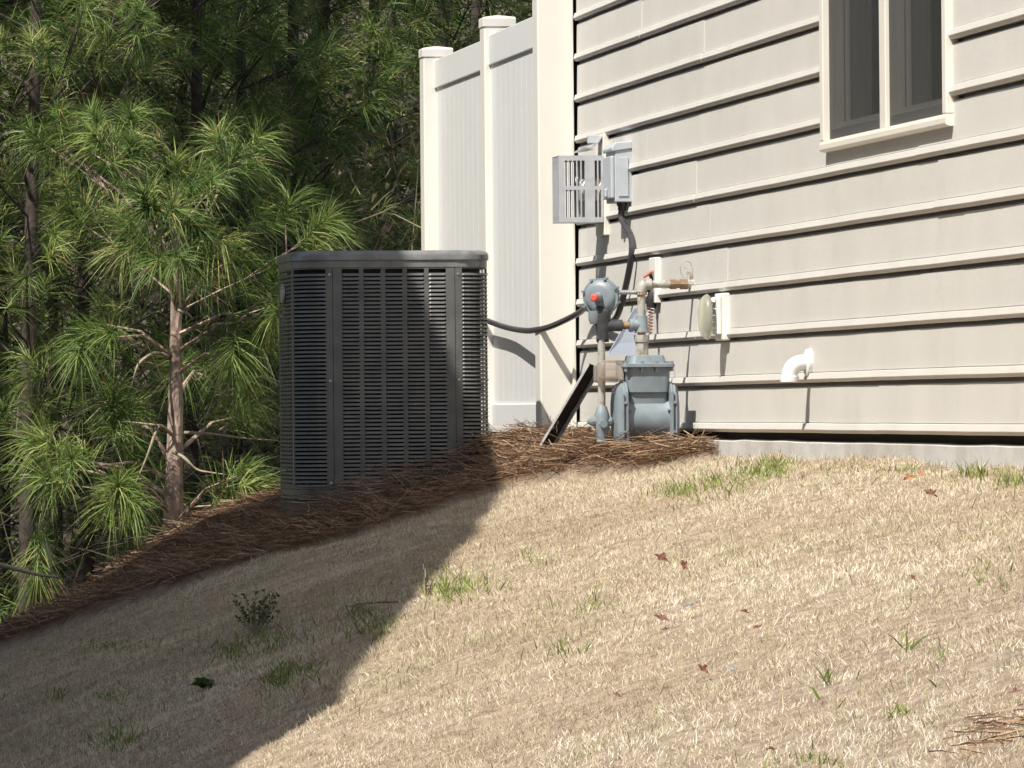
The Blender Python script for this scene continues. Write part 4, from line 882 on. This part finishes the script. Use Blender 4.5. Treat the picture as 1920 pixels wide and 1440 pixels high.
# green weed clumps, each where the photo shows it: label, photo points (x, y), spread px, blades, height
def clump(label, spots, n, h, name='grass_clump', matn='green', tint=(.15, .95), wd=.0034):
    P_ = []
    for px, py, sx, sy in spots:
        m_ = n//len(spots)
        for k in range(m_):
            f_ = 1. if k % 5 < 3 else 2.3; P_.append(ground_hit_fast(px+rg.normal(0, sx*f_), py+rg.normal(0, sy*f_)))
    P_ = np.array(P_); P_ = P_[pdist(P_[:, 0], P_[:, 1]) > .015]; P_[:, 2] = gz(P_[:, 0], P_[:, 1])-.002; c0 = P_.mean(0)
    D = np.stack([rg.normal(0, .4, len(P_)), rg.normal(0, .4, len(P_)), np.ones(len(P_))], 1)
    V, c, i = strips(P_, D, rg.uniform(.5, 1.15, len(P_))*h, rg.uniform(.6, 1.2, len(P_))*wd, rg.uniform(.05, .55, len(P_)), rg)
    o = big_mesh(name, V, c, i, matn, None, np.repeat(rg.uniform(*tint, len(P_)), 5), tuple(c0))
    return tag(o, label, 'grass', 'green grass clumps in the lawn', 'stuff')
def ground_hit_fast(px, py):
    d = ray(px, py); t = 8.
    lo, hi = 8., 26.
    for t in np.arange(8, 26, .5):
        if d[2]*t < gz(d[0]*t, d[1]*t): hi = t; lo = t-.5; break
    for _ in range(12):
        md = (lo+hi)/2
        if d[2]*md < gz(d[0]*md, d[1]*md): hi = md
        else: lo = md
    return d*hi
clump('largest bright green grass patch near the concrete footing', [(1280, 925, 22, 6), (1350, 908, 30, 7), (1420, 888, 26, 7), (1450, 880, 14, 6)], 900, .05)
clump('sunlit yellow green grass tuft on the edge of the shade', [(850, 1115, 24, 9), (885, 1100, 14, 8), (830, 1110, 10, 8)], 330, .055)
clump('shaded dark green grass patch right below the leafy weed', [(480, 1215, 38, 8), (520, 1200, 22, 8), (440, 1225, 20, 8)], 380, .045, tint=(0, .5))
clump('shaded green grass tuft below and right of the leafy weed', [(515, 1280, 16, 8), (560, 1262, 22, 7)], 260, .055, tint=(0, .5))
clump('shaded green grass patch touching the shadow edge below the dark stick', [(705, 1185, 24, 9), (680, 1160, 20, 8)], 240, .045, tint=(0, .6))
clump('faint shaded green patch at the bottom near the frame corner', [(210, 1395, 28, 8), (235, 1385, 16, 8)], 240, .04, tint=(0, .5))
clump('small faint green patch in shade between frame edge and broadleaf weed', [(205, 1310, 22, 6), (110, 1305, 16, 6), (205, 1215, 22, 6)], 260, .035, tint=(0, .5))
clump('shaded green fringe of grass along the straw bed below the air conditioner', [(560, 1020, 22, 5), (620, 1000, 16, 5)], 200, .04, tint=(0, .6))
clump('tall green blades against the concrete at the frame edge', [(1895, 905, 16, 6), (1830, 893, 14, 5)], 170, .06)
clump('sparse green blades along the concrete footing', [(1590, 880, 40, 4), (1700, 884, 40, 4)], 140, .035)
clump('scattered green blades beside the orange leaf in the near corner', [(1690, 1340, 30, 10), (1520, 1430, 30, 5), (1850, 1080, 30, 10)], 190, .03, tint=(.1, .8))
clump('loose green blades in dry grass left of the star shaped leaf', [(1115, 1135, 12, 8), (1000, 1050, 24, 10), (1060, 1220, 14, 8)], 120, .05, tint=(.1, .7))
clump('lone dark green blade tuft in the sunny middle of the lawn', [(1548, 1280, 4, 5), (1705, 1215, 6, 4), (1765, 1235, 5, 4)], 26, .065, tint=(0, .5), wd=.005)

# leafy weeds
def weed(name, label, px, py, h, nst, nlf, lsz, spread):
    q = ground_hit_fast(px, py); org = (q[0], q[1], float(gz(q[0], q[1])))
    T = thing(name, label, 'weed', org, 'world'); mb = MB(); lv = []
    for k in range(nst):
        d = Vector((rg.normal(0, spread), rg.normal(0, spread*.6), 1)).normalized(); L_ = h*rg.uniform(.6, 1.1); b0 = Vector(org)
        pts = [b0, b0+d*L_*.5, b0+d*L_+Vector((0, 0, .1*L_))]; mb.tube(pts, [.0022, .0018, .001], 5)
        for j in range(nlf):
            s_ = rg.uniform(.3, 1); lv.append((pts[0].lerp(pts[2], s_), Vector((rg.normal(), rg.normal(), rg.uniform(0, 1)))))
    mb.build('stem', 'deadwood', T, org, 'world')
    V, c, i = strips(np.array([a for a, _ in lv]), np.array([b_ for _, b_ in lv]), rg.uniform(.7, 1.3, len(lv))*lsz, np.full(len(lv), lsz*.55), rg.uniform(0, .3, len(lv)), rg)
    big_mesh('leaves', V, c, i, 'weedleaf', T, np.repeat(rg.random(len(lv)), 5), org)
weed('leafy_weed', 'dark leafy weed with upright stems in the shaded lawn', 478, 1190, .115, 26, 12, .013, .55)
weed('broadleaf_weed', 'low broad leaved weed in deep shade near the lower frame corner', 390, 1292, .03, 10, 4, .030, 1.4)
weed('seeding_weed', 'thin pale stalked weed beside the sunlit grass tuft', 800, 1120, .09, 7, 5, .010, .5)
# dark stick in the shade
pl = [ground_hit_fast(*a)+np.array([0, 0, .02]) for a in ((652, 1150), (690, 1144), (750, 1142))]
o = MB().tube(smooth_path([Vector(a) for a in pl], 3), .0035, 6).build('stick', 'bark', None, tuple(pl[0]), 'world'); tag(o, 'thin dark stick lying in the shaded grass', 'stick')

# dead leaves, each its own curled lobed shape
def dead_leaf(label, px, py, size, matn='leafb', lob=5, seed=0):
    r_ = np.random.default_rng(seed+900); q = ground_hit_fast(px, py); z = float(gz(q[0], q[1]))+.026
    n_ = 22; vs = [(0, 0, 0)]; 
    for k in range(n_):
        a = 2*math.pi*k/n_; rr = size*(.55+.45*abs(math.cos(lob*a/2)))*(1+.15*r_.normal())*(1 if abs(math.sin(a)) < .5 else .75)
        vs.append((rr*math.cos(a), rr*math.sin(a)*.75, .45*rr*abs(math.sin(a))+.1*rr*r_.normal()))
    rot = Quaternion((0, 0, 1), r_.uniform(-.7, .7)) @ Quaternion((1, 0, 0), r_.uniform(.5, 1.15)) @ Quaternion((0, 0, 1), r_.uniform(0, 6.3)); size *= 1.15; 
    vs = [tuple(Vector((q[0], q[1], z))+rot @ Vector(v)) for v in vs]
    fs = [(0, k+1, (k+1) % n_+1) for k in range(n_)]
    mb = MB(); mb.add(vs, fs); o = mb.build('dead_leaf', matn, None, (q[0], q[1], z), 'world')
    sm = o.modifiers.new('th', 'SOLIDIFY'); sm.thickness = .0006
    return tag(o, label, 'leaf', 'dead leaves on the lawn')
for kk, (lab, px, py, s, mt_) in enumerate((
    ('curled dark leaf in mid lawn, upper one of a close pair', 1240, 1066, .021, 'leafb'), ('flat brown leaf scrap just right of the curled pair leaf', 1283, 1080, .016, 'leafb'),
    ('star shaped brown leaf lying alone in the sunny lawn', 1240, 1182, .019, 'leafb'), ('small reddish leaf below and right of the star shaped leaf', 1319, 1280, .013, 'leafb'),
    ('little dark leaf low in the lawn below the star shaped leaf', 1157, 1328, .011, 'leafb'), ('dark twisted leaf near the concrete footing', 1745, 946, .022, 'leafb'),
    ('upright tan leaf close to the footing', 1705, 915, .020, 'leafo'), ('narrow orange leaf standing next to the upright tan leaf', 1728, 908, .017, 'leafo'),
    ('tiny brown leaf in the lawn right of centre', 1713, 1108, .009, 'leafb'), ('reddish leaf at the frame edge above the straw clump', 1903, 1328, .012, 'leafb'),
    ('tiny dark leaf at the bottom edge of the lawn', 1446, 1434, .009, 'leafb'), ('brown leaf scrap beside tall weed blades in mid lawn', 1396, 1170, .010, 'leafb'), ('dark leaf bit just below the brown leaf scrap', 1420, 1200, .009, 'leafb'),
    ('pale grey leaf right of the small reddish leaf', 1372, 1278, .011, 'grey_leaf'), ('pale grey leaf in mid lawn above the leaf scraps', 1290, 1160, .012, 'grey_leaf'))):
    dead_leaf(lab, px, py, s, mt_, lob=4+kk % 3, seed=kk)
# small loose clump of straw in the near corner
q = ground_hit_fast(1860, 1395); n = 110; B = np.stack([q[0]+rg.normal(0, .045, n), q[1]+rg.normal(0, .10, n), np.zeros(n)], 1); B[:, 2] = gz(B[:, 0], B[:, 1])+.02+rg.random(n)*.015
az = rg.normal(.3, .5, n); V, c, i = strips(B, np.stack([np.cos(az), np.sin(az), rg.normal(.1, .15, n)], 1), rg.uniform(.05, .12, n), np.full(n, .0022), rg.uniform(0, .3, n), rg)
o = big_mesh('straw_clump', V, c, i, 'straw', None, np.repeat(rg.uniform(.3, .95, n), 5), (q[0], q[1], float(gz(q[0], q[1])))); tag(o, 'loose clump of reddish straw in the nearest lawn corner', 'straw clump', kind='stuff')
